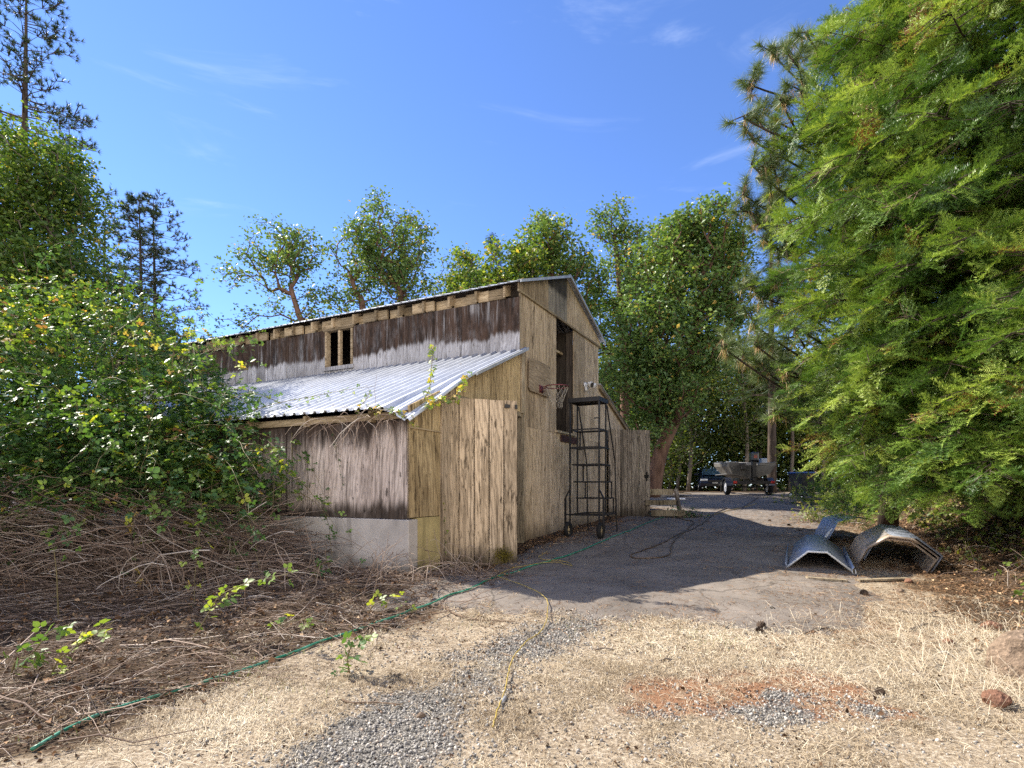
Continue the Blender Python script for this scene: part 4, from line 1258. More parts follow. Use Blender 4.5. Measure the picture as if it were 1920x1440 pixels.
# ================================================================== LONG-NEEDLED PINE BEHIND THE FIR
def long_pine():
    rng = np.random.default_rng(123)
    d0 = 10.3; X0 = 8.0
    base = np.array([X0, 11.9, float(gz(X0, 11.9)) - .1])
    root = empty("pine_tree", base, 0, "long-needled pine with drooping brown tufts between the bright fir and the wood", "tree")
    H = 12.5
    tb = MB(); tb.tube([(math.sin(i * .9) * .04, 0, H * i / 12) for i in range(13)], [.20 * (1 - .9 * i / 12) for i in range(13)], 9)
    tb.build("trunk", M['bark_pine'], root, True)
    P0 = []; P1 = []; R0 = []; R1 = []; tp = []; td = []
    targets = [(1395, 150), (1388, 215), (1405, 258), (1432, 300), (1400, 305), (1385, 360), (1405, 410), (1432, 380), (1385, 525), (1410, 545), (1440, 520), (1345, 645), (1372, 660), (1405, 640), (1440, 655), (1425, 690),
               (1435, 95), (1475, 110), (1515, 95), (1555, 120), (1450, 185), (1490, 170), (1440, 240), (1465, 440), (1480, 560), (1480, 620), (1400, 600), (1440, 765), (1450, 470), (1470, 330), (1380, 385), (1420, 205), (1500, 60), (1420, 440), (1460, 80), (1530, 60), (1415, 560), (1395, 665), (1455, 690)]
    tg = [np.array(pz(px + 18, py, d0 + rng.uniform(-.7, .7))) - base for px, py in targets]
    for _ in range(70):
        az = rng.uniform(-1.6, 1.6); z = rng.uniform(2.5, H - .5); L = rng.uniform(.8, 2.6) * min(1, (H - z) / 4 + .2)
        tg.append(np.array([math.cos(az) * L, math.sin(az) * L, z]))
    main = {}
    for q in tg:
        z = np.clip(q[2] - .25 * np.linalg.norm(q[:2]), 1.5, H - .3)
        a = np.array([0, 0, round(z / .7) * .7 + rng.uniform(-.05, .05)])
        c = a + (q - a) * .55 + np.array([rng.normal() * .15, rng.normal() * .3, -.10 + rng.normal() * .25]); 
        pts = catmull([a, c, q - np.array([0, 0, .12]), q], 4)
        for i in range(len(pts) - 1):
            r_ = .020 * (1 - i / len(pts)) + .008
            P0.append(pts[i]); P1.append(pts[i + 1]); R0.append(r_); R1.append(r_ * .93)
        dr = unit(np.array(pts[-1] - pts[-3])); tp.append(q); td.append(unit(dr + np.array([0, 0, .7])))
        for _ in range(int(rng.integers(4, 8))):
            k = int(rng.integers(int(len(pts) * .55), len(pts) - 1)); b = np.array(pts[k])
            w = unit(dr * .5 + rng.normal(size=3) * .7 + np.array([0, 0, .45])) * rng.uniform(.16, .34)
            P0.append(b); P1.append(b + w); R0.append(.011); R1.append(.008); tp.append(b + w); td.append(unit(w + np.array([0, 0, .15])))
    V, Fq, t_ = frusta(np.array([list(p) for p in P0]), np.array([list(p) for p in P1]), R0, R1, 5); npmesh("branches", V, Fq, M['bark_pine'], root, t_, True)
    tp = np.array(tp); td = np.array(td); n = len(tp)
    vs = []; fs = []; tn = []
    for i in range(n):
        R = frames(td[i:i + 1], unit(rng.normal(size=(1, 3))))[0]
        m = 130
        d = rng.normal(size=(m, 3)); d[:, 1] = np.abs(d[:, 1]) * .9 + .25; d = unit(d)
        p0 = np.stack([np.zeros(m), rng.uniform(-.16, .03, m), np.zeros(m)], -1)
        w0 = p0 @ R.T + tp[i]; dd = d @ R.T; dd[:, 2] -= .16; dd = unit(dd); L = rng.uniform(.17, .27, m)
        tone = np.clip(rng.normal(.45, .14, m), 0, .72)
        # dead brown needles hang below the living tuft
        kb = int(rng.integers(0, 13))
        dn = rng.normal(size=(kb, 3)) * .35; dn[:, 2] -= 1; dn = unit(dn)
        wb = np.repeat((tp[i] - td[i] * .16)[None], kb, 0) + rng.normal(size=(kb, 3)) * .02
        w0 = np.concatenate([w0, wb]); dd = np.concatenate([dd, dn]); L = np.concatenate([L, rng.uniform(.13, .23, kb)]); tone = np.concatenate([tone, rng.uniform(.79, 1, kb)])
        sdv = unit(np.cross(dd, rng.normal(size=dd.shape))) * .0042
        tip = w0 + dd * L[:, None]; tip[:, 2] -= .02
        q = np.stack([w0 - sdv, w0 + sdv, tip], 1).reshape(-1, 3); b = len(vs) and sum(len(x) for x in vs)
        vs.append(q); fs.append(np.arange(len(q)).reshape(-1, 3) + (b or 0)); tn.append(np.repeat(tone, 3))
    npmesh("crown", np.concatenate(vs), [np.concatenate(fs)], M['needle_pine'], root, np.concatenate(tn))
long_pine()
# ================================================================== HOSES AND CORDS
def ground_path(px_pts, r, per=8, lift=0.0, jig=0.0, seed=0):
    rg = random.Random(seed)
    w = [pg(px, py) for px, py in px_pts]
    c = catmull(w, per)
    out = []
    for i, p in enumerate(c):
        x = p.x + jig * rg.uniform(-1, 1); y = p.y + jig * rg.uniform(-1, 1)
        z = max(float(gz(x + dx, y + dy)) for dx in (-.02, 0, .02) for dy in (-.02, 0, .02)) + (.012 if drive_mask(np.array([x]), np.array([y]))[0] > .05 else 0)
        out.append(Vector((x, y, z + r + lift)))
    for _ in range(2):
        out = [out[0]] + [Vector((out[i].x, out[i].y, max(out[i].z, .25 * out[i - 1].z + .5 * out[i].z + .25 * out[i + 1].z))) for i in range(1, len(out) - 1)] + [out[-1]]
    return out

def hose_mat(name, col, stripe=None, sc=30):
    m, t = new_mat(name)
    co = t.coord(); n = t.noise(co, sc, 4)
    c = t.ramp(n, [(.3, tuple(x * .6 for x in col)), (.7, col)])
    if stripe: c = t.mix(t.sstep(t.noise(co, 5, 3), .5, .68), c, stripe)
    t.finish(t.principled(c, .42, None, 0, .5))
    return m
M['hose_green'] = hose_mat("green vinyl hose", (.025, .22, .125), (.10, .33, .22))
M['cord_yellow'] = hose_mat("yellow cord sheath", (.45, .33, .07), (.30, .22, .06))
M['hose_brown'] = hose_mat("brown rubber hose", (.10, .065, .04), (.15, .105, .07))
mb = MB()
mb.tube(ground_path([(60, 1410), (160, 1357), (330, 1300), (480, 1252), (600, 1207), (700, 1173), (790, 1143), (850, 1118), (900, 1100), (935, 1084), (985, 1069), (1030, 1056), (1075, 1041), (1120, 1022), (1165, 1003), (1205, 986), (1240, 973), (1256, 967)], .0105, 8, .004), .0105, 10)
o = mb.build("garden_hose", M['hose_green'], None, True)
tag(o, "green garden hose trailing from the weeds across the drive to the far plank door", "hose")
cp = [(1256, 967)] + [(1262 + 8 * math.cos(a) - .2 * a, 962 + 4.5 * math.sin(a)) for a in np.linspace(1.2, 9.5, 16)] + [(1240, 964), (1214, 966)]
mb = MB(); mb.tube(ground_path(cp, .0105, 4, .01), .0105, 8)
c2 = mb.build("hose_coil", M['hose_green'], o, True)

mb = MB()
yp = ground_path([(925, 1372), (933, 1340), (944, 1310), (952, 1275), (962, 1240), (985, 1212), (1012, 1192), (1024, 1172), (1027, 1150), (1025, 1131), (1008, 1117), (985, 1106), (960, 1096), (940, 1089), (932, 1086), (940, 1080), (958, 1072), (985, 1066), (1012, 1061), (1040, 1059), (1060, 1063), (1072, 1066), (1066, 1060), (1045, 1056), (1022, 1055), (1010, 1050), (1018, 1044), (1026, 1039)], .0065, 7, .02, .004, 4)
mb.tube(yp, .0045, 8)
o = mb.build("extension_cord", M['cord_yellow'], None, True)
tag(o, "yellow extension cord snaking over the gravel and crossing the green hose", "cord")
q = pg(944, 1313, .015); pl = MB(); pl.tube([q + Vector((-.012, -.05, 0)), q + Vector((-.004, -.02, .002)), q + Vector((.006, .02, .002)), q + Vector((.012, .05, 0))], [.010, .016, .016, .010], 10)
pl.build("connector", simple_mat("grey plug", (.30, .30, .30), .5), o, True)

mb = MB()
mb.tube(ground_path([(1470, 893), (1420, 935), (1357, 957), (1338, 966), (1325, 978), (1305, 990), (1280, 1001), (1255, 1013), (1230, 1026), (1205, 1035), (1187, 1041), (1182, 1046), (1192, 1050), (1215, 1050), (1240, 1048), (1255, 1043), (1258, 1032), (1262, 1020), (1275, 1006), (1290, 994), (1300, 984), (1298, 979), (1285, 977), (1268, 972), (1258, 968)], .0115, 8, .004), .0115, 10)
o = mb.build("rubber_hose", M['hose_brown'], None, True)
tag(o, "brown rubber hose looped on the shaded drive", "hose")
mb = MB(); mb.tube(ground_path([(1262, 968), (1290, 970), (1330, 968), (1365, 959), (1395, 952), (1420, 946)], .008, 6, .004), .008, 6)
o = mb.build("extension_cord", M['cord_yellow'], None, True)
tag(o, "thin yellow cord lying farther up the drive beyond the looped brown hose", "cord")

# ================================================================== METAL TROUGHS beside the drive
def paint_metal(name, col, rough=.35, metal=.5):
    m, t = new_mat(name)
    co = t.coord(); n = t.noise(co, 7, 5, .6); n2 = t.noise(t.map(co, (3, 14, 3)), 3, 4)
    c = t.ramp(n, [(.3, tuple(x * .75 for x in col)), (.65, col)])
    c = t.mix(t.m('MULTIPLY', t.sstep(n2, .6, .75), .5), c, (.16, .11, .07))
    t.finish(t.principled(c, t.ramp(n, [(.3, rough), (.7, rough + .2)]), None, metal, .5))
    return m
M['slate_metal'] = paint_metal("slate grey painted metal", (.34, .375, .45))
M['white_metal'] = paint_metal("chalky white metal rim", (.72, .71, .69), .45, .1)
M['brown_metal'] = paint_metal("grey metal tinted ground brown", (.50, .40, .31), .38, .45)  # brown is ground reflection put into the colour of light grey metal
M['blue_metal'] = paint_metal("blue grey ribbed metal", (.34, .42, .58), .35, .5)  # blue is the sky's reflection put into the base colour

def trough(profile, length, mat, name, parent, ribs=0, rib_h=.010, y0=0.0, offs=(0, 0), th=.006, tone=.5, rib_pitch=.055):
    """sheet bent to a profile (x,z), running along y, optional ribs round it"""
    prof = np.array(profile, float)
    cen = prof.mean(0) * np.array([1, 0])
    ys_ = [y0, y0 + length]; hs = [0, 0]
    if ribs:
        ys_ = []; hs = []; y = y0; i = 0
        while y < y0 + length:
            ys_ += [y, y + rib_pitch * .35, y + rib_pitch * .5, y + rib_pitch * .85]; hs += [0, 0, 1, 1]; y += rib_pitch
        ys_.append(y); hs.append(0)
    nrm = prof - cen; nrm = nrm / (np.linalg.norm(nrm, axis=1, keepdims=True) + 1e-6)
    V = []
    for y, h in zip(ys_, hs):
        q = prof + nrm * h * rib_h
        V.append(np.stack([q[:, 0] + offs[0], np.full(len(q), y), q[:, 1] + offs[1]], -1))
    n = len(prof); V = np.concatenate(V); k = np.arange(n - 1)
    Fq = np.concatenate([np.stack([r * n + k, r * n + k + 1, (r + 1) * n + k + 1, (r + 1) * n + k], -1) for r in range(len(ys_) - 1)])
    o = npmesh(name, V, [Fq], mat, parent)
    sd = o.modifiers.new("thickness", 'SOLIDIFY'); sd.thickness = th; sd.offset = 0
    return o
ANG = math.atan2(.8887, .4585) - math.pi / 2
p0 = Vector((4.37, 7.95, 0)); p0.z = float(gz(p0.x, p0.y)) + .02
tr = empty("metal_trough", p0, ANG, "upturned slate metal trough with a white front rim beside the drive", "trough")
prof = [(-.43, .07), (-.405, .0), (-.14, .235), (.10, .235), (.395, .0), (.43, .06)]
o = trough(prof[1:5], 1.85, M['slate_metal'], "shell", tr, y0=.10)
for s, a, b in ((0, 0, 2), (1, 4, 6)):
    trough(prof[a:b], 1.95, M['slate_metal'], "flange", tr, th=.01)
r = trough([(-.415, -.005), (-.142, .245), (.102, .245), (.405, -.005)], .13, M['white_metal'], "end_rim", tr, th=.022)
q = Vector((-.42, 0, -.01))
MB().tube([(.40, -.005, .02), (.41, -.03, -.02), (.42, -.035, -.05)], .006, 6).tube([(.44, -.005, .03), (.45, -.02, -.02), (.445, -.03, -.05)], .006, 6).build("wire_tie", M['white_metal'], tr)
tr.rotation_euler = (math.radians(3.2), 0, ANG)

p1 = Vector((5.40, 7.9, 0)); p1.z = float(gz(p1.x, p1.y)) + .02
tr2 = empty("metal_trough", p1, ANG, "stack of nested ribbed brown metal troughs tipped beside the drive under the fir", "trough")
octo = [(-.43, .03), (-.355, .25), (-.12, .43), (.15, .43), (.46, .22), (.36, -.02)]
for i, (off, y0, ln, mt) in enumerate((((0, 0), .0, 1.5, 'brown_metal'), ((.035, .035), .05, 1.55, 'brown_metal'), ((.07, .06), .02, 1.5, 'slate_metal'))):
    trough(octo, ln, M[mt], "trough_shell", tr2, ribs=1, y0=y0, offs=off, rib_h=.02, rib_pitch=.075)
trough([(-.37, .24), (-.125, .445), (.155, .445), (.22, .40)], .20, M['brown_metal'], "end_rim", tr2, y0=-.02, th=.03, offs=(.02, .03))
tr2.rotation_euler = (math.radians(2), math.radians(6), ANG)
p2 = Vector((5.75, 9.65, 0)); p2.z = float(gz(p2.x, p2.y)) + .02
tr3 = empty("metal_sheet", p2, ANG + .15, "blue grey ribbed metal sheet propped behind the two troughs", "metal sheet")
trough([(-.30, .0), (-.10, .42), (.16, .50), (.42, .46)], 1.2, M['blue_metal'], "ribbed_panel", tr3, ribs=1, rib_h=.012, rib_pitch=.09)
MB().bar((-.42, -.15, .02), (-.10, .2, .36), .03, .02).build("edge_strip", M['white_metal'], tr3)
for lab, a, b in (("thin weathered board under the front of the slate trough", (1512, 1083), (1588, 1089)), ("thin weathered board lying before the ribbed trough stack", (1608, 1088), (1702, 1085))):
    A = pg(*a, .02); Bq = pg(*b, .02)
    o = MB().bar(A, Bq, .09, .025).build("board", M['post'], None); tag(o, lab, "board")

# ================================================================== STEPS, PLYWOOD, by the far door
st = empty("wooden_steps", (3.95, 14.75, float(gz(3.95, 14.75)) - .02), 0, "low rough wooden steps with a leaning post beside the far plank door", "steps")
for i, (z, y, x0, x1) in enumerate(((.06, -.35, -.35, .52), (.34, -.1, -.45, .36), (.60, .25, -.42, .38))):
    MB().box(x0, x1, y, y + .05, z, z + (.16 if i != 1 else .13), .3 + .2 * i).build("riser", M['post'], st)
    MB().box(x0, x1 - .05, y + .053, y + .32, z + .09, z + .125, .7).build("tread", M['grey_plank'], st)
MB().bar((.50, -.12, -.1), (.40, .1, .76), .08, .08, .4).build("post", M['grey_plank'], st)
A = pg(1270, 931)
o = MB().box(-.42, .42, -.3, .5, .10, .125).build("plywood_sheet", M['shed_gable'], None); o.location = (A.x, A.y, A.z + .03); o.rotation_euler = (.06, .05, .35)
tag(o, "bare plywood offcut lying on the ground past the wooden steps", "plywood")
A = pg(1268, 937)
o = MB().box(-.28, .28, -.15, .2, 0, .06).build("foam_slab", M['lamp_white'], None, bevel=.015); o.location = (A.x, A.y, A.z); o.rotation_euler = (0, 0, .2)
tag(o, "flat white slab under the edge of the plywood offcut", "slab")

# ================================================================== BOAT ON ITS TRAILER
BD = 22.0
bp = Vector(((1410 - 960) / F * BD, BD, 0)); bp.z = float(gz(bp.x, bp.y))
BYAW = math.radians(-7)
trl = empty("boat_trailer", bp, BYAW, "dark boat trailer with pale-rimmed wheels and red tail lights under the boat", "trailer")
mb = MB()
for s in (-1, 1): mb.bar((s * .45, -.2, .50), (s * .45, 3.0, .50), .08, .1); mb.bar((s * .45, 3.0, .5), (0, 4.6, .45), .08, .1)
mb.bar((-.80, .55, .33), (.80, .55, .33), .07); mb.bar((-.78, -.2, .50), (.78, -.2, .50), .08, .12); mb.bar((-.45, 2, .5), (.45, 2, .5), .07)
mb.bar((0, 4.5, .45), (0, 5.2, .45), .07); mb.bar((0, 4.9, .0), (0, 4.9, .45), .05)
mb.bar((-.45, .1, .62), (-.45, 2.6, .62), .06, .14); mb.bar((.45, .1, .62), (.45, 2.6, .62), .06, .14)
mb.build("frame", M['black_metal'], trl)
def small_wheel(parent, x, y, r, w, rim, name="wheel"):
    n = 22; wh = MB()
    prof = [(r * .62, -w * .4), (r * .86, -w * .5), (r * .98, -w * .34), (r, 0), (r * .98, w * .34), (r * .86, w * .5), (r * .62, w * .4)]
    for (rr_, o_) in prof:
        for k in range(n):
            a = 2 * math.pi * k / n; wh.v.append((x + o_, y + math.cos(a) * rr_, r + math.sin(a) * rr_)); wh.t.append(.5)
    for i in range(len(prof) - 1):
        for k in range(n): wh.f.append((i * n + k, i * n + (k + 1) % n, (i + 1) * n + (k + 1) % n, (i + 1) * n + k))
    wo = wh.build(name, M['rubber'], parent, True)
    MB().disc((x, y, r), (1, 0, 0), r * .62, w * .72, 18).disc((x, y, r), (1, 0, 0), r * .2, w * .95, 10).build("rim", rim, wo)
for s in (-1, 1):
    small_wheel(trl, s * .80, .55, .31, .19, M['rim_white'])
    fd = MB(); ar = [(.55 + .38 * math.cos(a), .31 + .38 * math.sin(a)) for a in np.linspace(.15, math.pi - .15, 12)]
    for i in range(11):
        (ya, za), (yb, zb) = ar[i], ar[i + 1]
        fd.add([(s * .69, ya, za), (s * .92, ya, za), (s * .92, yb, zb), (s * .69, yb, zb), (s * .69, ya, za + .02), (s * .92, ya, za + .02), (s * .92, yb, zb + .02), (s * .69, yb, zb + .02)],
               [(0, 1, 2, 3), (7, 6, 5, 4), (0, 4, 5, 1), (1, 5, 6, 2), (2, 6, 7, 3), (3, 7, 4, 0)])
    fd.build("fender", simple_mat("dark blue black fender", (.03, .035, .06), .3, .2, .6), trl)
    MB().box(s * .70 - .07, s * .70 + .07, -.27, -.24, .46, .56).build("tail_light", simple_mat("red lens", (.35, .02, .015), .25), trl, bevel=.01)
boat = empty("motorboat", bp + Vector((0, 0, .66)), BYAW, "small open aluminium motorboat on a trailer at the end of the drive", "boat")
def hull_section(y):
    t = y / 4.4
    beam = .86 * (1 - max(0, (t - .45) / .55) ** 2.2 * .97); ch = beam * (.80 - .25 * t)
    keel = .02 + .42 * max(0, (t - .6) / .4) ** 2; she = .62 + .22 * t * t; chz = .20 + .22 * t * t
    return [(-beam, she), (-beam * .98, she * .72 + chz * .28), (-ch, chz), (0, keel), (ch, chz), (beam * .98, she * .72 + chz * .28), (beam, she)]
secs = [0, .5, 1.2, 2, 2.8, 3.5, 4.0, 4.3, 4.4]
hv = []; hf = []
for y in secs: hv += [(x, y + (.10 if z < .3 and y == 0 else 0), z) for x, z in hull_section(y)]
for i in range(len(secs) - 1):
    for k in range(6): hf.append((i * 7 + k, i * 7 + k + 1, (i + 1) * 7 + k + 1, (i + 1) * 7 + k))
M['boat_hull'] = paint_metal("dull aluminium hull", (.15, .14, .125), .5, .4)
M['boat_dark'] = simple_mat("dark boat interior", (.10, .10, .105), .6)
mb = MB(); mb.add(hv, hf)
hull = mb.build("hull", M['boat_hull'], boat); sd = hull.modifiers.new("thickness", 'SOLIDIFY'); sd.thickness = .03
tv = [(x, .0 if z > .3 else .1, z) for x, z in hull_section(0)]
tv2 = [(-.86, 0, .62), (-.84, .02, .5), (-.69, .1, .2), (0, .1, .02), (.69, .1, .2), (.84, .02, .5), (.86, 0, .62), (.30, 0, .62), (.26, 0, .52), (-.26, 0, .52), (-.30, 0, .62)]
mb = MB(); mb.add([(x, y - .012, z) for x, y, z in tv2] + [(x, y + .04, z) for x, y, z in tv2], [tuple(range(11)), tuple(range(11, 22))[::-1]] + [(i, (i + 1) % 11 + 0, (i + 1) % 11 + 11, i + 11) for i in range(11)])
mb.build("transom", M['boat_hull'], boat)
mb = MB()
for s in (-1, 1): mb.tube([(s * hull_section(y)[6][0], y, hull_section(y)[6][1] + .01) for y in np.linspace(0, 4.3, 16)], .03, 8)
mb.build("gunwale", M['boat_dark'], boat, True)
for y in (.7, 1.9, 3.0): MB().box(-.72 + .05 * y, .72 - .05 * y, y, y + .32, .40, .45).build("bench", M['boat_dark'], boat)
MB().box(-.66, .66, .12, 3.2, .20, .23).build("floor", M['boat_dark'], boat)
for x, y, hh in ((-.35, 1.0, .55), (.42, 2.0, .6)):
    sb = MB(); sb.box(x - .2, x + .2, y - .18, y + .2, .48, .53); sb.box(x - .18, x + .18, y + .17, y + .21, .53, .72)
    sb.build("boat_seat", simple_mat("grey seat vinyl", (.16, .15, .145), .6), boat, bevel=.02)
mot = MB()
mot.box(-.14, .14, -.46, -.02, .66, 1.02); mb2 = MB()
om = mot.build("outboard_motor", simple_mat("black motor cowl", (.012, .012, .014), .25, 0, .6), boat, bevel=.06)
MB().box(-.07, .07, -.34, -.12, -.02, .66).box(-.10, .10, -.42, -.1, .04, .07).tube([(0, -.35, -.06), (0, 0, -.06)], [.05, .07], 10).build("lower_unit", M['black_metal'], om)
MB().box(-.06, .06, -.475, -.462, .78, .90).build("emblem", simple_mat("orange red decal", (.22, .05, .03), .5), om)
MB().box(-.46, -.30, -.30, -.02, .34, .60).build("trim_motor", M['black_metal'], boat, bevel=.03)
MB().box(.36, .60, .05, .35, .55, .80).build("live_box", simple_mat("white plastic box", (.30, .33, .38), .5), boat, bevel=.04)

# ================================================================== PARKED CAR
CD = 33.0
cp_ = Vector(((1341 - 960) / F * CD, CD, 0)); cp_.z = float(gz(cp_.x, cp_.y))
car = empty("parked_car", cp_, math.radians(-14), "dark blue-black sedan parked nose out in the shade beside the boat", "car")
M['car_paint'] = simple_mat("blue black car paint", (.010, .014, .035), .12, .2, .8, .2)
M['car_glass'] = simple_mat("car windscreen glass", (.06, .12, .20), .05, .2, .9, .3)
# side profile (y towards the rear, z), front at y=0
side = [(0.02, .30), (-.02, .50), (.05, .70), (.25, .80), (1.15, .95), (1.25, .97), (2.0, 1.40), (2.6, 1.46), (3.3, 1.38), (4.1, 1.02), (4.55, .98), (4.65, .6), (4.6, .3)]
mb = MB(); n = len(side)
def half_w(y, z): return .90 * (1 - .25 * max(0, (z - .85) / .6)) * (1 - .10 * max(0, .5 - y) - .08 * max(0, y - 4.2))
vs = []
for s in (-1, -.82, .82, 1):
    for (y, z) in side: vs.append((s * half_w(y, z), y + (0.06 if abs(s) == 1 and y < .3 else 0), z - (.05 if abs(s) == 1 and z > .6 else 0)))
fs = [(k * n + i, k * n + (i + 1) % n, (k + 1) * n + (i + 1) % n, (k + 1) * n + i) for k in range(3) for i in range(n)]
fs += [tuple(range(n))[::-1], tuple(range(3 * n, 4 * n))]
mb.add(vs, fs); body = mb.build("body", M['car_paint'], car, bevel=.03)
gl = MB(); gl.add([(-.66, 1.25, 1.0), (.66, 1.25, 1.0), (.55, 1.93, 1.385), (-.55, 1.93, 1.385)], [(0, 1, 2, 3)]); wsh = gl.build("windscreen", M['car_glass'], car)
wsh.location = (0, -.03, .02); sd = wsh.modifiers.new("thickness", 'SOLIDIFY'); sd.thickness = .01
for s in (-1, 1):
    MB().add([(s * .835, 1.45, 1.0), (s * .835, 3.5, 1.02), (s * .70, 3.1, 1.34), (s * .70, 2.05, 1.36), (s * .845, 1.45, 1.0), (s * .845, 3.5, 1.02), (s * .71, 3.1, 1.34), (s * .71, 2.05, 1.36)],
             [(0, 1, 2, 3), (4, 5, 6, 7), (0, 1, 5, 4), (1, 2, 6, 5), (2, 3, 7, 6), (3, 0, 4, 7)]).build("side_window", M['car_glass'], car)
    MB().box(s * .62 - .20, s * .62 + .20, -.035, .05, .62, .74).build("headlight", simple_mat("headlight lens", (.55, .58, .62), .1, 0, .8), car, bevel=.03)
    MB().box(s * .98 - .1, s * .98 + .1, 1.35, 1.45, .98, 1.12).build("mirror", M['car_paint'], car, bevel=.03)
    for y in (.85, 3.75): small_wheel(car, s * .78, y, .33, .22, M['rim_white'])
MB().box(-.40, .40, -.045, .02, .56, .68).box(-.55, .55, -.035, .03, .32, .46).build("grille", M['black_metal'], car)
MB().box(-.16, .16, -.06, -.045, .47, .55).build("number_plate", simple_mat("dusty plate", (.3, .3, .28), .6), car)

# dark wheeled bin, half hidden by the fir
WD = 20.5
wp = Vector(((1503 - 960) / F * WD, WD, 0)); wp.z = float(gz(wp.x, wp.y))
wb = empty("wheeled_bin", wp, .3, "black wheeled bin with a blue lid at the drive's edge, half hidden by the fir", "bin")
mb = MB()
mb.add([(-.24, -.27, .10), (.24, -.27, .10), (.24, .22, .10), (-.24, .22, .10), (-.30, -.35, .92), (.30, -.35, .92), (.30, .33, .92), (-.30, .33, .92)], [(0, 3, 2, 1), (4, 5, 6, 7), (0, 1, 5, 4), (1, 2, 6, 5), (2, 3, 7, 6), (3, 0, 4, 7)])
mb.build("body", simple_mat("black bin plastic", (.014, .014, .016), .5), wb, bevel=.03)
MB().box(-.32, .32, -.38, .35, .925, .98).box(-.26, .26, .35, .40, .90, .95).build("lid", simple_mat("blue bin lid", (.02, .07, .26), .4), wb, bevel=.02)
for s in (-1, 1): small_wheel(wb, s * .24, .24, .12, .06, M['rim_white'])

# ================================================================== ROCKS, CONES, STICKS
def rock(name, label, loc, size, col, seed, cat="rock", group=None, sink=.2):
    rng = np.random.default_rng(seed)
    import bmesh
    bm = bmesh.new(); bmesh.ops.create_icosphere(bm, subdivisions=6 if max(size) > .12 else 3, radius=1)
    ph = rng.uniform(0, 10, 6)
    cuts = unit(rng.normal(size=(9, 3))); dist = rng.uniform(.50, .88, 9)
    for v in bm.verts:
        p = np.array(v.co)
        for c, dd in zip(cuts, dist):
            k = p @ c
            if k > dd: p = p - c * (k - dd) * .85
        p = p * (1 + .16 * (fbm(p[0] * 2 + ph[0], p[1] * 2 + p[2] * 1.7 + ph[1], seed, 6) - .5) * 2 + .05 * (fbm(p[0] * 9 + p[2] * 5, p[1] * 9 - p[2] * 6, seed + 3, 3) - .5))
        v.co = p * np.array(size)
    me = bpy.data.meshes.new(name); bm.to_mesh(me); bm.free()
    m_ = M.setdefault(col[0], None) or None
    if m_ is None:
        m_, t = new_mat(col[0]); co = t.coord(); n1 = t.noise(co, 7, 6, .65); n2 = t.noise(co, 40, 4)
        c = t.ramp(n1, [(.3, tuple(x * .5 for x in col[1])), (.65, col[1])]); c = t.mix(t.m('MULTIPLY', t.sstep(n2, .52, .68), .6), c, tuple(min(1, x * 1.7) for x in col[1])); c = t.mix(t.m('MULTIPLY', t.sstep(t.noise(co, 16, 5, .7), .54, .66), .7), c, tuple(x * .3 for x in col[1]))
        t.finish(t.principled(c, .9, t.bump(t.m('ADD', n1, n2), .8, .02), 0, .15)); M[col[0]] = m_
    me.materials.append(m_)
    if max(size) > .12: me.polygons.foreach_set("use_smooth", np.ones(len(me.polygons), bool))
    o = bpy.data.objects.new(name, me); COL.objects.link(o)
    o.location = (loc[0], loc[1], float(gz(loc[0], loc[1])) + size[2] * (1 - sink) - size[2] * .35); o.rotation_euler = (0, 0, rng.uniform(0, 6))
    tag(o, label, cat, group)
    return o
BR = ("brown field stone", (.22, .16, .115)); RD = ("red brown stone", (.22, .115, .075)); GR = ("grey stone", (.30, .28, .26))
P = pg(1958, 1283); rock("rock", "big brown boulder in the dry grass at the right edge", (P.x + .02, P.y + .12), (.27, .22, .26), BR, 5, sink=.45)
P = pg(1868, 1322); rock("rock", "fist-sized reddish stone in the dry grass in front of the boulder", P, (.09, .075, .065), RD, 6)
for lab, px, py, s, c, sd in (("small rust red stone on the straw below the drive's corner", 1778, 1208, .05, RD, 7), ("reddish stone lying in the litter beyond the big boulder", 1858, 1180, .09, RD, 8),
                              ("red stone at the foot of the ribbed trough stack", 1703, 1092, .06, RD, 9), ("pale stone on the brown litter right of the trough stack", 1688, 1110, .04, BR, 10),
                              ("grey pebble on the straw left of the rust red stone", 1772, 1228, .035, GR, 11), ("tan stone sitting in the gravel left of the yellow cord", 790, 1346, .035, BR, 12)):
    P = pg(px, py); rock("stone", lab, P, (s, s * .8, s * .7), c, sd, "stone")
P = pg(1145, 1004)
# pine cones
def cone_mesh():
    mb = MB(); n = 46
    for i in range(n):
        t = i / n; a = i * 2.39996; y = -.045 + .09 * t; r = .030 * math.sin(math.pi * (.15 + .8 * t)) + .006
        c = Vector((math.cos(a) * r, y, math.sin(a) * r)); o_ = Vector((math.cos(a), .35, math.sin(a))).normalized(); s_ = o_.cross(Vector((0, 1, 0))).normalized() * .010
        mb.add([c * .35 + Vector((0, y * .65, 0)) - s_ * .4, c * .35 + Vector((0, y * .65, 0)) + s_ * .4, c + o_ * .010 + s_, c + o_ * .014, c + o_ * .010 - s_], [(0, 1, 2, 3, 4)])
    mb.tube([(0, -.045, 0), (0, 0, 0), (0, .045, 0)], [.012, .018, .006], 8)
    return mb
cm = simple_mat("dark cone scales", (.065, .042, .028), .8)
cone0 = None
cones = (("dark pine cone on the sunny slab below the white-rimmed trough", 1620, 1117, 1.5), ("pine cone in the sunlit litter beyond the troughs, the left one", 1443, 978, 1.3), ("pine cone in the sunlit litter beyond the troughs, nearer the fir", 1479, 987, 1.3),
         ("flattened pine cone at the slab's grassy lower edge", 1427, 1178, 1.4), ("second cone just below the flattened one at the slab's edge", 1424, 1186, 1.1), ("pine cone on the straw above the grey gravel patch", 1650, 1304, 1.1), ("small pine cone lying alone on the bare sunny slab, well left of the boards", 1448, 1144, .8))
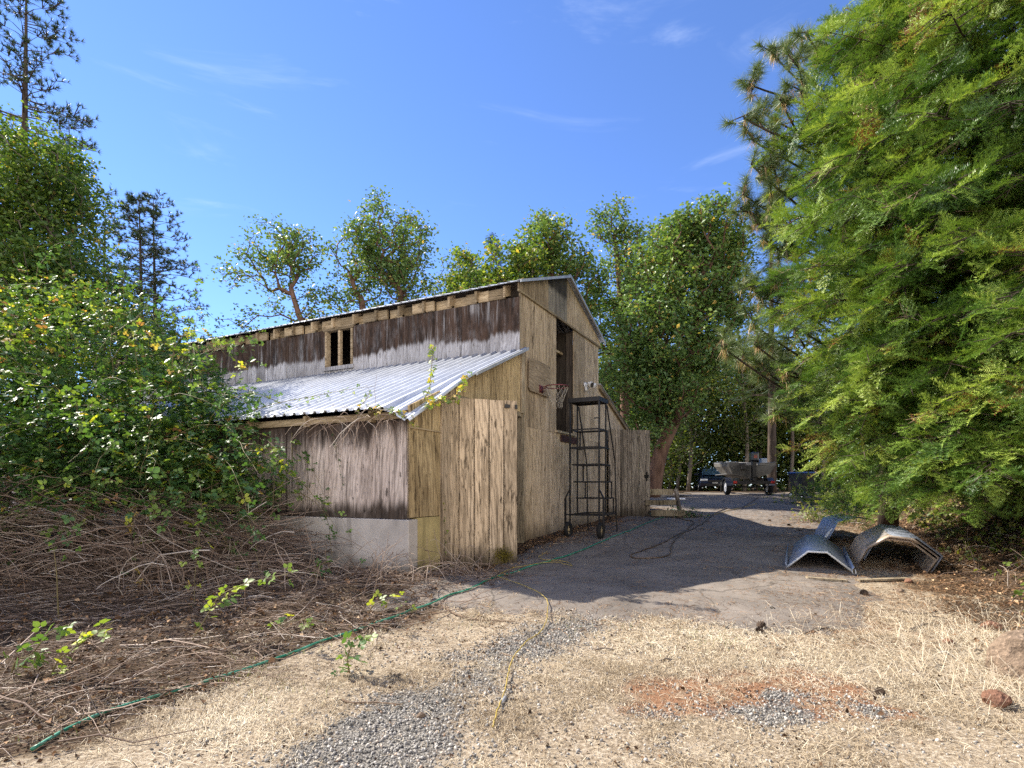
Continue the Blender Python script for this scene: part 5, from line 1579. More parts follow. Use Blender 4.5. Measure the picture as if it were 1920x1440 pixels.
for i, (lab, px, py, sc) in enumerate(cones):
    P = pg(px, py)
    if cone0 is None: cone0 = o = cone_mesh().build("pine_cone", cm, None)
    else: o = cone0.copy(); COL.objects.link(o)
    o.location = P + Vector((0, 0, .02 * sc)); o.rotation_euler = (0, 0, i * 1.7); o.scale = (sc * .6,) * 3
    tag(o, lab, "pine cone", "pine cones on the drive and straw")
sticks = (("crooked dark twig at the lower edge of the slab", [(1508, 1188), (1535, 1178), (1560, 1180), (1570, 1180)], .008), ("long straight dark stick on the brown litter right of the slab", [(1690, 1145), (1725, 1151), (1757, 1147)], .012),
          ("broken stick angled across the litter near the straw's edge", [(1707, 1180), (1730, 1172), (1748, 1169)], .012), ("thin stick just below the long straight one", [(1740, 1157), (1772, 1160)], .008),
          ("dark stick on the straw right of the gravel track", [(1115, 1219), (1152, 1218)], .008), ("short dark stick on the straw at the drive's near end", [(1238, 1240), (1262, 1237)], .008),
          ("reddish twig lying in the gravel at the bottom left", [(640, 1312), (660, 1318), (700, 1318), (752, 1322)], .007), ("pale twig across the gravel beside the yellow cord", [(940, 1225), (962, 1231), (985, 1234)], .005),
          ("long pale dead cane lying past the end of the weeds", [(825, 1133), (850, 1150), (890, 1161), (930, 1164), (965, 1166)], .009), ("dead cane curving beside the green hose", [(828, 1128), (870, 1128), (920, 1118)], .007),
          ("small dark stick on the slab inside the barn's shadow", [(1340, 1063), (1380, 1066)], .008), ("bent twig on the straw near the bottom right", [(1752, 1252), (1772, 1249)], .007),
          ("dark stick lying under the boulder's grass", [(1826, 1222), (1846, 1221)], .009))
for i, (lab, pts, r) in enumerate(sticks):
    w_ = [pg(a, b, r + .006) for a, b in pts]
    if len(w_) == 2: w_.insert(1, (w_[0] + w_[1]) / 2 + Vector((0, .02, .008)))
    c = catmull(w_, 4); mb = MB(); mb.tube(c, [r * (1 - .5 * k / len(c)) for k in range(len(c))], 6)
    k = len(c) // 2
    if r >= .008: mb.tube([c[k], c[k] + Vector((.04, .06, .02))], [r * .6, r * .3], 5)
    o = mb.build("stick", M['twig_dead'] if i in (6, 7, 8, 9) else M['bark_grey'], None); tag(o, lab, "stick", "sticks and twigs on the ground")
# ================================================================== BRAMBLES
def cane_arcs(starts, dirs, lens, rng, sag=.5, r0=.006, seg=7, rise=0.0, floor=True):
    """arching stems; returns point arrays (n, seg+1, 3)"""
    n = len(starts); P = np.zeros((n, seg + 1, 3)); P[:, 0] = starts
    d = unit(dirs); step = (lens / seg)[:, None]
    for j in range(seg):
        P[:, j + 1] = P[:, j] + d * step
        d = d + np.array([0, 0, -sag / seg]) + rng.normal(size=(n, 3)) * .15
        d = unit(d)
        if floor:
            g = gz(P[:, j + 1, 0], P[:, j + 1, 1]) + .012
            lo = P[:, j + 1, 2] < g
            P[lo, j + 1, 2] = g[lo]; d[lo, 2] = np.abs(d[lo, 2]) * .2
    return P

def arcs_mesh(P, r, sides=4, tone=None, taper=.45):
    n, m, _ = P.shape
    r = np.broadcast_to(np.asarray(r, float), (n,))
    a = P[:, :-1].reshape(-1, 3); b = P[:, 1:].reshape(-1, 3)
    f0 = (1 - (1 - taper) * np.arange(m - 1) / (m - 1)); f1 = (1 - (1 - taper) * np.arange(1, m) / (m - 1))
    t = None if tone is None else np.repeat(tone, m - 1)
    return frusta(a, b, (r[:, None] * f0).ravel(), (r[:, None] * f1).ravel(), sides, t)

def in_barn(P, pad=.05):
    t = barn_t(P[:, 0], P[:, 1]); n = barn_n(P[:, 0], P[:, 1])
    top = np.where(t < 3.3, 3.63 - (3.21 - t) * .43, 9) + .06
    return (t > -pad) & (n < pad) & (P[:, 2] < top)

# leaf of three leaflets
def trifoil():
    v = []; f = []
    for ang, L, off in ((0, 1.0, .25), (1.15, .85, .12), (-1.15, .85, .12)):
        c, s = math.cos(ang), math.sin(ang); b = len(v)
        for (x, y, z) in LEAF6[0]:
            x *= .9; y2 = y * L + off; x2 = x * L
            v.append((x2 * c - y2 * s, x2 * s + y2 * c, z * L + .05 * (abs(ang) > 0) * y))
        f.append(np.array(LEAF6[1][0]) + b)
    return np.array(v), [np.concatenate(f)]
TRI = trifoil()

cane_m, t_ = new_mat("dry bramble canes")
c_ = t_.ramp(t_.attr("tone"), [(0, (.05, .033, .025)), (.4, (.16, .105, .075)), (.75, (.33, .245, .19)), (1, (.50, .43, .37))])
t_.finish(t_.principled(c_, .75, None, 0, .25))
M['cane_dead'] = cane_m
M['cane_green'] = simple_mat("green and red living cane", (.14, .11, .045), .6, 0, .3, .4, 8)

LOBES = [((-7.6, 9.6, 1.7), (2.6, 2.1, 3.05)), ((-6.4, 8.9, 1.5), (1.7, 1.6, 1.85)), ((-9.9, 7.9, 2.2), (1.7, 1.6, 3.1)), ((-5.3, 8.45, 1.35), (1.35, 1.2, 1.5)), ((-4.45, 8.0, 1.25), (.85, .75, 1.0)),  # leftmost lobe is out of view, added to shade the left foreground
         ((-3.85, 7.7, 1.1), (.50, .42, .70)), ((-6.9, 7.5, 1.25), (1.7, 1.0, 1.5)), ((-5.4, 7.3, 1.15), (1.3, .8, 1.1)), ((-8.6, 8.2, 1.6), (2.0, 1.5, 2.3)), ((-4.5, 7.35, 1.0), (.8, .45, .7)), ((-4.6, 9.0, 2.2), (.8, .7, .36)),
         ((-6.6, 10.6, 2.6), (1.6, 1.0, 1.1))]

def bramble_thicket():
    rng = np.random.default_rng(321)
    root = empty("bramble_thicket", (-5.5, 8.2, float(gz(-5.5, 8.2))), 0, "big glossy blackberry thicket swallowing the barn's left side", "brambles")
    off = np.array(root.location)
    n = 62000
    P = np.concatenate([lobe_points(LOBES, 44000, rng, .80), lobe_points(LOBES, 18000, rng, .3)])
    # uneven outline
    bump = fbm(P[:, 0] * 1.7 + 3, P[:, 1] * 1.7 + P[:, 2] * 1.9, 61, 3) - .5
    cen = np.array([-6, 8.6, 1.2])
    P = P + unit(P - cen) * (bump[:, None] * 1.15 + .30 * (fbm(P[:, 0] * 4, P[:, 2] * 4 + P[:, 1] * 3, 62, 2) - .5)[:, None])
    P += rng.normal(size=P.shape) * .05
    # leafy skirt ends above the dry canes; gaps between clumps
    low = gz(P[:, 0], P[:, 1])
    h = P[:, 2] - low
    lim = .62 + .30 * fbm(P[:, 0] * 1.5, P[:, 1] * 1.5, 71, 3)
    gap = fbm(P[:, 0] * 2.6 + 9, P[:, 2] * 2.6 + P[:, 1] * 1.3, 81, 3)
    ok = (h > lim) & (~in_barn(P, .10)) & (gap > .33) & (P[:, 1] < 11.6)
    P = P[ok]; n = len(P)
    # sprays: leaves sit along short shoots pointing outward
    outw = unit(P - cen + rng.normal(size=P.shape) * .9)
    nr = rng.normal(size=(n, 3)) * .42 + np.array([-.10, -.12, .95])
    d = outw + rng.normal(size=(n, 3)) * .6; d[:, 2] = d[:, 2] * .4 - .15
    R = frames(unit(d), unit(nr))
    s = np.exp(rng.normal(math.log(.056), .30, n))
    pn = fbm(P[:, 0] * 1.1, P[:, 1] * 1.1 + P[:, 2] * 1.3, 91, 3)
    high = smooth(P[:, 2], 2.4, 4.2)
    tone = np.clip(.45 + (pn - .5) * .5 + rng.normal(size=n) * .17 + high * .14 + (rng.random(n) < .045) * .45, 0, 1)
    V, Fl, tn = scatter(*TRI, R, P - off, s, tone)
    tn = np.clip(tn + np.repeat(rng.normal(size=n * 3) * .05, len(TRI[0]) // 3), 0, 1)
    npmesh("leaves", V, Fl, M['leaf_bramble'], root, tn)
    # living canes, arching out of the mass
    m = 900
    S = lobe_points(LOBES, m, rng, .3)
    dd = unit(S - np.array([-6, 9.3, .3]) + rng.normal(size=(m, 3)) * .8); dd[:, 2] = np.abs(dd[:, 2]) + .2
    arcs = cane_arcs(S, dd, rng.uniform(.8, 2.1, m), rng, 1.9, seg=8, floor=False)
    okc = ~in_barn(arcs.reshape(-1, 3), .03).reshape(m, -1).any(1) & (arcs[:, :, 2] > gz(arcs[:, :, 0], arcs[:, :, 1])).all(1)
    V, Fq, t = arcs_mesh(arcs[okc] - off, rng.uniform(.003, .006, okc.sum()), 4)
    npmesh("canes", V, Fq, M['cane_green'], root, t, True)
    ac = arcs[okc]; q = len(ac); per = 15
    ii = np.repeat(np.arange(q), per); jj = rng.integers(2, ac.shape[1], q * per)
    T = ac[ii, jj] + rng.normal(size=(q * per, 3)) * .045
    dd = unit(ac[ii, jj] - ac[ii, jj - 1]) * .5 + rng.normal(size=(q * per, 3)) * .6
    nr = rng.normal(size=(q * per, 3)) * .45 + np.array([-.1, -.1, .95])
    tone = np.clip(.50 + np.repeat(rng.normal(size=q) * .16, per) + rng.normal(size=q * per) * .12, 0, .96)
    V, Fl, tn = scatter(*TRI, frames(unit(dd), unit(nr)), T - off, np.exp(rng.normal(math.log(.050), .28, q * per)), tone)
    npmesh("shoot_leaves", V, Fl, M['leaf_bramble'], root, tn)
bramble_thicket()

def cane_pile():
    """the dry, cut canes heaped along the foot of the thicket and mown flat in front"""
    rng = np.random.default_rng(55)
    parts = []
    # heaped: from x -9.5 to -3, leaning out of the thicket
    m = 2600
    X = rng.uniform(-9.5, -2.7, m); front = 7.05 + .10 * (X + 3) * -0.3 - .35 * np.clip(-X - 4, 0, 3) * .5
    Y = front + rng.normal(size=m) * .38 + .25
    hmax = np.interp(X, [-9.5, -4.5, -3.4, -2.7], [1.2, 1.1, .85, .25])
    Z = gz(X, Y) + hmax * rng.random(m) ** .8 * np.clip(1 - (front + .1 - Y) * .9, .1, 1)
    ang = rng.normal(0, .5, m) + np.where(rng.random(m) < .5, math.pi, 0)
    D = np.stack([np.cos(ang), np.sin(ang) * .55 - .12, rng.normal(.08, .28, m)], -1)
    arcs = cane_arcs(np.stack([X, Y, Z], -1) - unit(D) * .4, D, rng.uniform(.5, 1.7, m), rng, .7, seg=7)
    ok = ~in_barn(arcs.reshape(-1, 3), .03).reshape(m, -1).any(1)
    arcs = arcs[ok]
    parts.append(arcs_mesh(arcs, np.clip(np.exp(rng.normal(math.log(.0036), .45, len(arcs))), .0015, .011), 4, np.clip(rng.normal(.48, .30, len(arcs)), 0, 1)))
    # upright snags
    m = 130
    X = rng.uniform(-8.5, -1.5, m); Y = 6.6 + rng.normal(size=m) * .35 - .25 * np.clip(-X - 5, 0, 4)
    D = np.stack([rng.normal(0, .3, m), rng.normal(-.1, .25, m), np.ones(m)], -1)
    arcs = cane_arcs(np.stack([X, Y, gz(X, Y)], -1), D, rng.uniform(.15, .8, m), rng, .35, seg=6)
    ok = ~in_barn(arcs.reshape(-1, 3), .03).reshape(m, -1).any(1)
    parts.append(arcs_mesh(arcs[ok], rng.uniform(.003, .007, ok.sum()), 5, np.clip(rng.normal(.6, .2, ok.sum()), 0, 1)))
    V, Fq, t = merge(parts)
    o = npmesh("dry_canes", V, Fq, M['cane_dead'], None, t, True)
    tag(o, "tangle of dead brown canes heaped along the foot of the bramble thicket", "dead canes", kind='stuff')
    # mown flat
    m = 17000
    X = rng.uniform(-7.5, .8, m); Y = 2.2 + 5.2 * rng.random(m)
    zz = zones(X, Y)[3]
    ok = rng.random(m) < zz * smooth(Y, 2.2, 3.4) ** .4
    ok &= ~in_barn(np.stack([X, Y, np.zeros(m) + .5], -1), .2)
    X, Y = X[ok], Y[ok]; m = len(X)
    ang = rng.normal(.35, .95, m) + np.where(rng.random(m) < .5, math.pi, 0)
    D = np.stack([np.cos(ang), np.sin(ang), rng.normal(.05, .16, m)], -1)
    L = np.where(rng.random(m) < .88, rng.uniform(.05, .22, m), rng.uniform(.25, .9, m))
    arcs = cane_arcs(np.stack([X, Y, gz(X, Y) + .01 + .06 * rng.random(m) ** 2], -1), D, L, rng, .25, seg=4)
    okk = ~in_barn(arcs.reshape(-1, 3), .02).reshape(m, -1).any(1); arcs = arcs[okk]; L = L[okk]
    V, Fq, t = arcs_mesh(arcs, np.clip(np.exp(rng.normal(math.log(.0022), .45, len(arcs))), .001, .007) * (1 + .5 * (L > .3)), 3, np.clip(rng.normal(.50, .31, len(arcs)), 0, 1))
    o = npmesh("mown_canes", V, Fq, M['cane_dead'], None, t)
    tag(o, "chopped dead canes lying flat in front of the bramble thicket", "dead canes", kind='stuff')
cane_pile()

# ------------------------------------------------------------------ single shoots
def shoot(label, pts, n_leaf, size, seed, name="bramble_shoot", tone=.72, r=.006, spread=.10, dens_end=False, mat='leaf_bramble', cane='cane_green'):
    rng = np.random.default_rng(seed)
    pts = [Vector(p) for p in pts]
    root = empty(name, pts[0], 0, label, "bramble shoot", "green bramble shoots")
    c = catmull([p - pts[0] for p in pts], 6)
    mb = MB(); mb.tube(c, [r * (1 - .6 * k / len(c)) for k in range(len(c))], 6)
    mb.build("stem", M[cane], root, True)
    A = np.array([list(p) for p in c])
    u = rng.random(n_leaf) * .92 + .08
    k = np.clip((u * (len(A) - 1)).astype(int), 0, len(A) - 2); fr = u * (len(A) - 1) - k
    B = A[k] + (A[k + 1] - A[k]) * fr[:, None]
    tg = unit(A[k + 1] - A[k])
    d = unit(tg * .5 + rng.normal(size=(n_leaf, 3)) * .8)
    T = B + d * spread * rng.uniform(.3, 1, n_leaf)[:, None]
    V0, F0, t0 = frusta(B, T, np.full(n_leaf, .0022), np.full(n_leaf, .0014), 3)
    npmesh("leaf_stalks", V0, F0, M[cane], root, t0)
    nr = rng.normal(size=(n_leaf, 3)) * .5; nr[:, 2] += .8
    V, Fl, tn = scatter(*TRI, frames(unit(d + tg * .4), unit(nr)), T, size * rng.uniform(.6, 1.25, n_leaf), np.clip(rng.normal(tone, .12, n_leaf), 0, .96))
    npmesh("leaves", V, Fl, M[mat], root, tn)
    return root
g_ = lambda px, py, dz=0: pg(px, py, dz)
def up(base, px, py, dd=0.0):
    return pz(px, py, base.y + dd)
b = g_(358, 1205); shoot("tall bramble shoot arching right out of the dead canes in front of the thicket", [b, up(b, 385, 1160, .05), up(b, 410, 1120, .08), up(b, 450, 1098, .05), up(b, 500, 1085, 0), up(b, 540, 1076, -.05)], 24, .062, 1, tone=.78)
b = g_(95, 1268); shoot("bramble shoot with yellow-lit leaves rising right at the lower left", [b, up(b, 110, 1238), up(b, 140, 1215), up(b, 175, 1192), up(b, 215, 1164)], 17, .058, 2, tone=.82)
b = g_(20, 1270); shoot("low leafy bramble sprig at the left edge", [b, up(b, 30, 1240), up(b, 60, 1225), up(b, 95, 1185), up(b, 135, 1168)], 22, .06, 3, tone=.62)
b = g_(640, 1180); shoot("green bramble sprig growing beside the green hose below the concrete", [b, up(b, 620, 1172), up(b, 585, 1162), up(b, 545, 1165), up(b, 524, 1172)], 14, .055, 4, tone=.72)
b = g_(655, 1262); shoot("leafy bramble clump in the grass below the green hose", [b, up(b, 652, 1235), up(b, 660, 1210), up(b, 680, 1195)], 22, .055, 5, tone=.55)
b = g_(690, 1150); shoot("small bright bramble sprig in front of the foundation", [b, up(b, 705, 1132), up(b, 735, 1124), up(b, 757, 1136)], 14, .05, 6, tone=.8)
b = g_(597, 1090); shoot("bramble sprig growing up against the concrete foundation", [b, up(b, 590, 1075), up(b, 600, 1062), up(b, 612, 1050)], 13, .055, 7, tone=.5)
b = g_(110, 1160); shoot("pale stiff cane standing upright at the left", [b, up(b, 108, 1120), up(b, 106, 1075), up(b, 101, 1030)], 2, .03, 8, tone=.7, r=.008)
# vines on the lean-to roof edge and wall
def bl(x, y, z): return B2W(x, y, z)
shoot("upright reddish bramble shoot standing on the lean-to roof edge", [bl(.1, -.12, 2.25), bl(.22, -.16, 2.45), bl(.28, -.14, 2.68), bl(.30, -.16, 2.92), bl(.28, -.15, 3.02)], 44, .042, 20, tone=.80, r=.006, spread=.06)
shoot("bramble vine trailing along the lean-to gable under its metal roof", [bl(.05, -.15, 2.2), bl(.25, -.2, 2.27), bl(.5, -.2, 2.33), bl(.75, -.22, 2.42), bl(.95, -.22, 2.62), bl(1.1, -.2, 2.80)], 80, .044, 21, tone=.82, r=.006, spread=.07)
shoot("leafy bramble end hanging at the lean-to's front corner", [bl(-.12, .6, 2.12), bl(-.16, .35, 2.16), bl(-.15, .1, 2.12), bl(-.1, -.1, 2.02), bl(-.06, -.12, 1.92)], 36, .042, 22, tone=.8, spread=.06)
shoot("small bramble sprig on the metal roof left of the upright shoot", [bl(-.18, .75, 2.15), bl(-.1, .72, 2.25), bl(-.02, .7, 2.34), bl(.05, .7, 2.46)], 14, .03, 23, tone=.78, spread=.05)
shoot("bramble runner crossing the low metal roof out of the thicket", [bl(-.2, 3.2, 2.2), bl(.1, 2.7, 2.42), bl(.4, 2.2, 2.55), bl(.6, 1.7, 2.64), bl(.72, 1.2, 2.68)], 30, .035, 24, tone=.72, spread=.06)
shoot("bright bramble spray poking above the thicket in front of the long wall", [Vector((-5.0, 8.2, 2.7)), Vector((-4.9, 8.1, 3.15)), Vector((-4.65, 8.0, 3.38)), Vector((-4.35, 8.0, 3.32)), Vector((-4.1, 8.0, 3.05))], 40, .066, 25, tone=.85, spread=.14)
shoot("bramble spray reaching right from the thicket's shoulder below the eave", [Vector((-5.9, 8.2, 3.0)), Vector((-5.5, 8.0, 3.28)), Vector((-5.2, 7.9, 3.32)), Vector((-4.85, 7.9, 3.15))], 30, .062, 26, tone=.8, spread=.13)
shoot("bramble spray in front of the purple-brown wall, reaching right at mid height", [Vector((-3.7, 7.6, 1.75)), Vector((-3.35, 7.45, 1.72)), Vector((-3.1, 7.45, 1.55)), Vector((-2.95, 7.4, 1.30))], 24, .058, 27, tone=.78, spread=.11)
shoot("hanging bramble stem with pale leaves against the purple-brown wall", [bl(-.12, 2.0, 1.95), bl(-.2, 1.9, 1.6), bl(-.2, 1.82, 1.3), bl(-.15, 1.8, 1.02)], 16, .05, 28, tone=.72, spread=.08)
shoot("thin ivy strand hanging down the middle of the purple-brown wall", [bl(-.05, 1.30, 2.0), bl(-.05, 1.22, 1.7), bl(-.05, 1.16, 1.45), bl(-.05, 1.10, 1.2)], 16, .02, 29, tone=.35, r=.003, spread=.02)
shoot("thin vine climbing the edge of the fixed door planks", [bl(.76, -.05, .0), bl(.77, -.04, .4), bl(.76, -.04, .7), bl(.77, -.04, 1.05)], 14, .026, 30, tone=.78, r=.004, spread=.03)

# bare dead vines: under the eave, at the foundation, by the door
def bare_vines(name, label, starts, dirs, lens, sag, seed, r=(.003, .006), seg=8):
    rng = np.random.default_rng(seed)
    arcs = cane_arcs(np.array(starts), np.array(dirs), np.array(lens), rng, sag, seg=seg)
    V, Fq, t = arcs_mesh(arcs, rng.uniform(*r, len(arcs)), 5, np.clip(rng.normal(.7, .2, len(arcs)), 0, 1))
    o = npmesh(name, V, Fq, M['cane_dead'], None, t, True); tag(o, label, "dead vines", kind='stuff'); return o
rng = np.random.default_rng(8)
S = []; D = []; L = []
for i in range(46):
    p = bl(-.10 - .08 * rng.random(), .15 + 1.5 * rng.random() ** 1.2, 2.0 + .12 * rng.random()); S.append(list(p))
    q = np.array([-GX, -GY, 0]) * rng.uniform(0, .35) + np.array([-.8887, .4585, 0]) * rng.uniform(-1, 1) + np.array([0, 0, rng.uniform(-.9, .5)]); D.append(q); L.append(rng.uniform(.2, .75))
bare_vines("dead_vines", "bare dry vines hanging in a tangle under the lean-to eave", S, D, L, 1.3, 9)
S = []; D = []; L = []
for i in range(95):
    u = rng.random(); p = bl(-.15 - .35 * rng.random(), -.5 + 1.9 * u ** 1.1, 0); p.z = float(gz(p.x, p.y)) + .01; S.append(list(p))
    D.append([rng.normal(0, .6), rng.normal(-.1, .45), rng.uniform(.2, 1.0)]); L.append(rng.uniform(.25, .85))
for i in range(70):
    p = bl(.1 + .9 * rng.random(), -.25 - .35 * rng.random(), 0); p.z = float(gz(p.x, p.y)) + .01; S.append(list(p))
    D.append([rng.normal(-.1, .7), rng.normal(-.1, .5), rng.uniform(.1, .8)]); L.append(rng.uniform(.3, .9))
bare_vines("dead_stems", "bare brown stems tangled at the foot of the foundation and plank door", S, D, L, 1.5, 10)

# ================================================================== GROUND LITTER
def blades(n, X, Y, L, w, ang, lift, rng, tone, curl=.25):
    """grass stems lying down: two bent triangles-and-quad strips"""
    Z = gz(X, Y)
    d = np.stack([np.cos(ang), np.sin(ang), np.zeros(n)], -1); s = np.stack([-np.sin(ang), np.cos(ang), rng.normal(0, .4, n)], -1) * (w / 2)[:, None]
    p0 = np.stack([X, Y, Z + .002], -1); p1 = p0 + d * (L * .5)[:, None] + np.stack([np.zeros(n), np.zeros(n), lift], -1); p2 = p0 + d * L[:, None] + rng.normal(size=(n, 3)) * (L * curl * .3)[:, None]
    p2[:, 2] = gz(p2[:, 0], p2[:, 1]) + np.abs(rng.normal(0, .5, n)) * lift; p1[:, 2] = np.maximum(p1[:, 2], gz(p1[:, 0], p1[:, 1]) + .004)
    V = np.stack([p0 - s, p0 + s, p1 + s * .8, p1 - s * .8, p2], 1).reshape(-1, 3)
    b = np.arange(n)[:, None] * 5
    return V, [b + np.array([[0, 1, 2, 3]]), b + np.array([[3, 2, 4]])], np.repeat(tone, 5)

straw_m, t_ = new_mat("dry straw")
c_ = t_.ramp(t_.attr("tone"), [(0, (.10, .068, .042)), (.28, (.31, .235, .15)), (.62, (.57, .47, .33)), (1, (.82, .75, .60))])
p_ = t_.principled(c_, .65, None, 0, .25); tr_ = t_.n("BsdfTranslucent", {'Color': c_}).outputs[0]
t_.finish(t_.n("MixShader", {0: .2, 1: p_, 2: tr_}).outputs[0])
need_m, t_ = new_mat("fallen needles and bark bits")
c_ = t_.ramp(t_.attr("tone"), [(0, (.05, .028, .016)), (.45, (.155, .085, .045)), (.8, (.34, .205, .11)), (1, (.50, .36, .22))])
t_.finish(t_.principled(c_, .8, None, 0, .15))
grass_m = leaf_mat("sparse green grass", [(0, (.07, .12, .02)), (.6, (.17, .22, .05)), (1, (.33, .33, .11))], .55, .4)

def straw_field():
    rng = np.random.default_rng(17)
    # denser near the camera, thinner far
    parts = []
    for n, y0, y1, x0, x1, w, ll in ((40000, 2.15, 3.15, -3.0, 3.4, (.002, .0036), (.03, .10)), (150000, 3.15, 4.5, -3.6, 4.6, (.0017, .0034), (.02, .085)), (100000, 4.5, 6.3, -3.2, 6.3, (.0024, .0042), (.03, .11))):
        Y = y0 + (y1 - y0) * rng.random(n); X = x0 + (x1 - x0) * rng.random(n)
        s, r_, g, d = zones(X, Y)
        dm = drive_mask(X, Y)
        k = rng.random(n) < np.clip(s * 1.1, .10, 1) * (1 - .96 * smooth(dm, .12, .8)) * (.25 + .75 * smooth(fbm(X * 5, Y * 5, 66, 3), .34, .54)) * (.12 + .88 * smooth(fbm(X * 1.7 + 4, Y * 1.7, 65, 4), .40, .60)) * (1 - .85 * g) * (1 - .5 * r_)
        X, Y = X[k], Y[k]; m = len(X)
        L = rng.uniform(*ll, m) * (1 + .8 * (rng.random(m) < .1)); W = rng.uniform(*w, m)
        grain = fbm(X * 1.2, Y * 1.2, 67, 3)
        parts.append(blades(m, X, Y, L, W, rng.random(m) * 2 * np.pi, np.abs(rng.normal(.006, .012, m)), rng, np.clip(.55 + (grain - .5) * .7 + rng.normal(size=m) * .2, 0, 1)))
    # longer golden grass round the boulder
    m = 5200
    X = rng.normal(4.0, .75, m); Y = rng.normal(4.3, .62, m); k = (Y > 2.8) & (bank_d(X, Y) < .6); X, Y = X[k], Y[k]; m = len(X)
    parts.append(blades(m, X, Y, rng.uniform(.10, .34, m), rng.uniform(.002, .0035, m), rng.normal(2.2, 1.0, m), np.abs(rng.normal(.05, .05, m)), rng, np.clip(rng.normal(.68, .15, m), 0, 1)))
    V, Fl, t = merge(parts)
    o = npmesh("dry_grass", V, Fl, straw_m, None, t); tag(o, "short dry straw-coloured grass lying over the ground in front", "dry grass", kind='stuff')
straw_field()

def litter():
    rng = np.random.default_rng(19)
    parts = []
    n = 150000
    Y = 4.6 + 12.5 * rng.random(n) ** 1.3; X = -1.0 + 11 * rng.random(n)
    bd = bank_d(X, Y); bn = barn_n(X, Y)
    dens = smooth(bd, -3.0, -.7) * (1 - .5 * smooth(bd, .5, 2.5)) + .85 * smooth(bn, 1.3, .25) * (Y > 5.5) + .10
    dens = np.maximum(dens, .55 * np.exp(-((Y - 5.6) / .5) ** 2) * (X < 4.5))
    dens = dens * (.25 + .75 * smooth(fbm(X * 1.6, Y * 1.6, 68, 4), .36, .56)) + .02
    k = (rng.random(n) < dens) & ~in_barn(np.stack([X, Y, np.full(n, .4)], -1), .02)
    X, Y = X[k], Y[k]; m = len(X)
    sc = np.clip(Y / 7, .8, 1.7)
    dz = (drive_mask(X, Y) > .05) * .014
    V, Fl, t = blades(m, X, Y, rng.uniform(.03, .15, m) * sc ** .5, rng.uniform(.002, .0055, m) * sc, rng.random(m) * 2 * np.pi, np.abs(rng.normal(.004, .010, m)), rng, np.clip(rng.normal(.50, .24, m), 0, 1))
    V[:, 2] += np.repeat(dz, 5); parts.append((V, Fl, t))
    # dead leaves: small curled pieces on the bank and by the wall
    n = 26000
    Y = 4.4 + 9 * rng.random(n); X = -1.2 + 11 * rng.random(n); bd = bank_d(X, Y); bn = barn_n(X, Y)
    k = (rng.random(n) < smooth(bd, -1.2, .3) + .35 * smooth(bn, 1.2, .2) * (Y > 6)) & ~in_barn(np.stack([X, Y, np.full(n, .4)], -1), .02)
    X, Y = X[k], Y[k]; m = len(X)
    s = rng.uniform(.02, .06, m)
    V, Fl, tn = scatter(*LEAF4, rotmats(m, rng, .7), np.stack([X, Y, gz(X, Y) + .012 + .02 * rng.random(m)], -1), np.stack([s * .6, s, s * 2.2], -1), np.clip(rng.normal(.62, .2, m), 0, 1))
    parts.append((V, Fl, tn))
    # curled dead leaves and crumbs among the cut canes
    n = 22000
    X = rng.uniform(-8, .6, n); Y = 2.4 + 5 * rng.random(n)
    k = (rng.random(n) < zones(X, Y)[3] * (.25 + .75 * smooth(fbm(X * 2.1, Y * 2.1, 78, 3), .38, .56))) & ~in_barn(np.stack([X, Y, np.full(n, .4)], -1), .05); X, Y = X[k], Y[k]; m = len(X)
    s = np.exp(rng.normal(math.log(.022), .5, m))
    V, Fl, tn = scatter(*LEAF4, rotmats(m, rng, .5), np.stack([X, Y, gz(X, Y) + .01 + .04 * rng.random(m)], -1), np.stack([s * .7, s, s * 2], -1), np.clip(rng.normal(.42, .28, m), 0, 1))
    parts.append((V, Fl, tn))
    # dark chips and crumbs over the straw in front
    n = 11000
    Y = 2.2 + 3.6 * rng.random(n); X = -3 + 8 * rng.random(n)
    k = rng.random(n) < smooth(fbm(X * 1.9, Y * 1.9, 77, 3), .35, .6); X, Y = X[k], Y[k]; m = len(X)
    s = np.exp(rng.normal(math.log(.013), .5, m))
    V, Fl, tn = scatter(*LEAF4, rotmats(m, rng, .7), np.stack([X, Y, gz(X, Y) + .008], -1), np.stack([s * .7, s, s * 2], -1), np.clip(rng.normal(.18, .15, m), 0, 1))
    parts.append((V, Fl, tn))
    V, Fl, t = merge(parts)
    o = npmesh("needle_litter", V, Fl, need_m, None, t); tag(o, "brown needles and dead leaves strewn over the drive edge and the bank", "litter", kind='stuff')
litter()

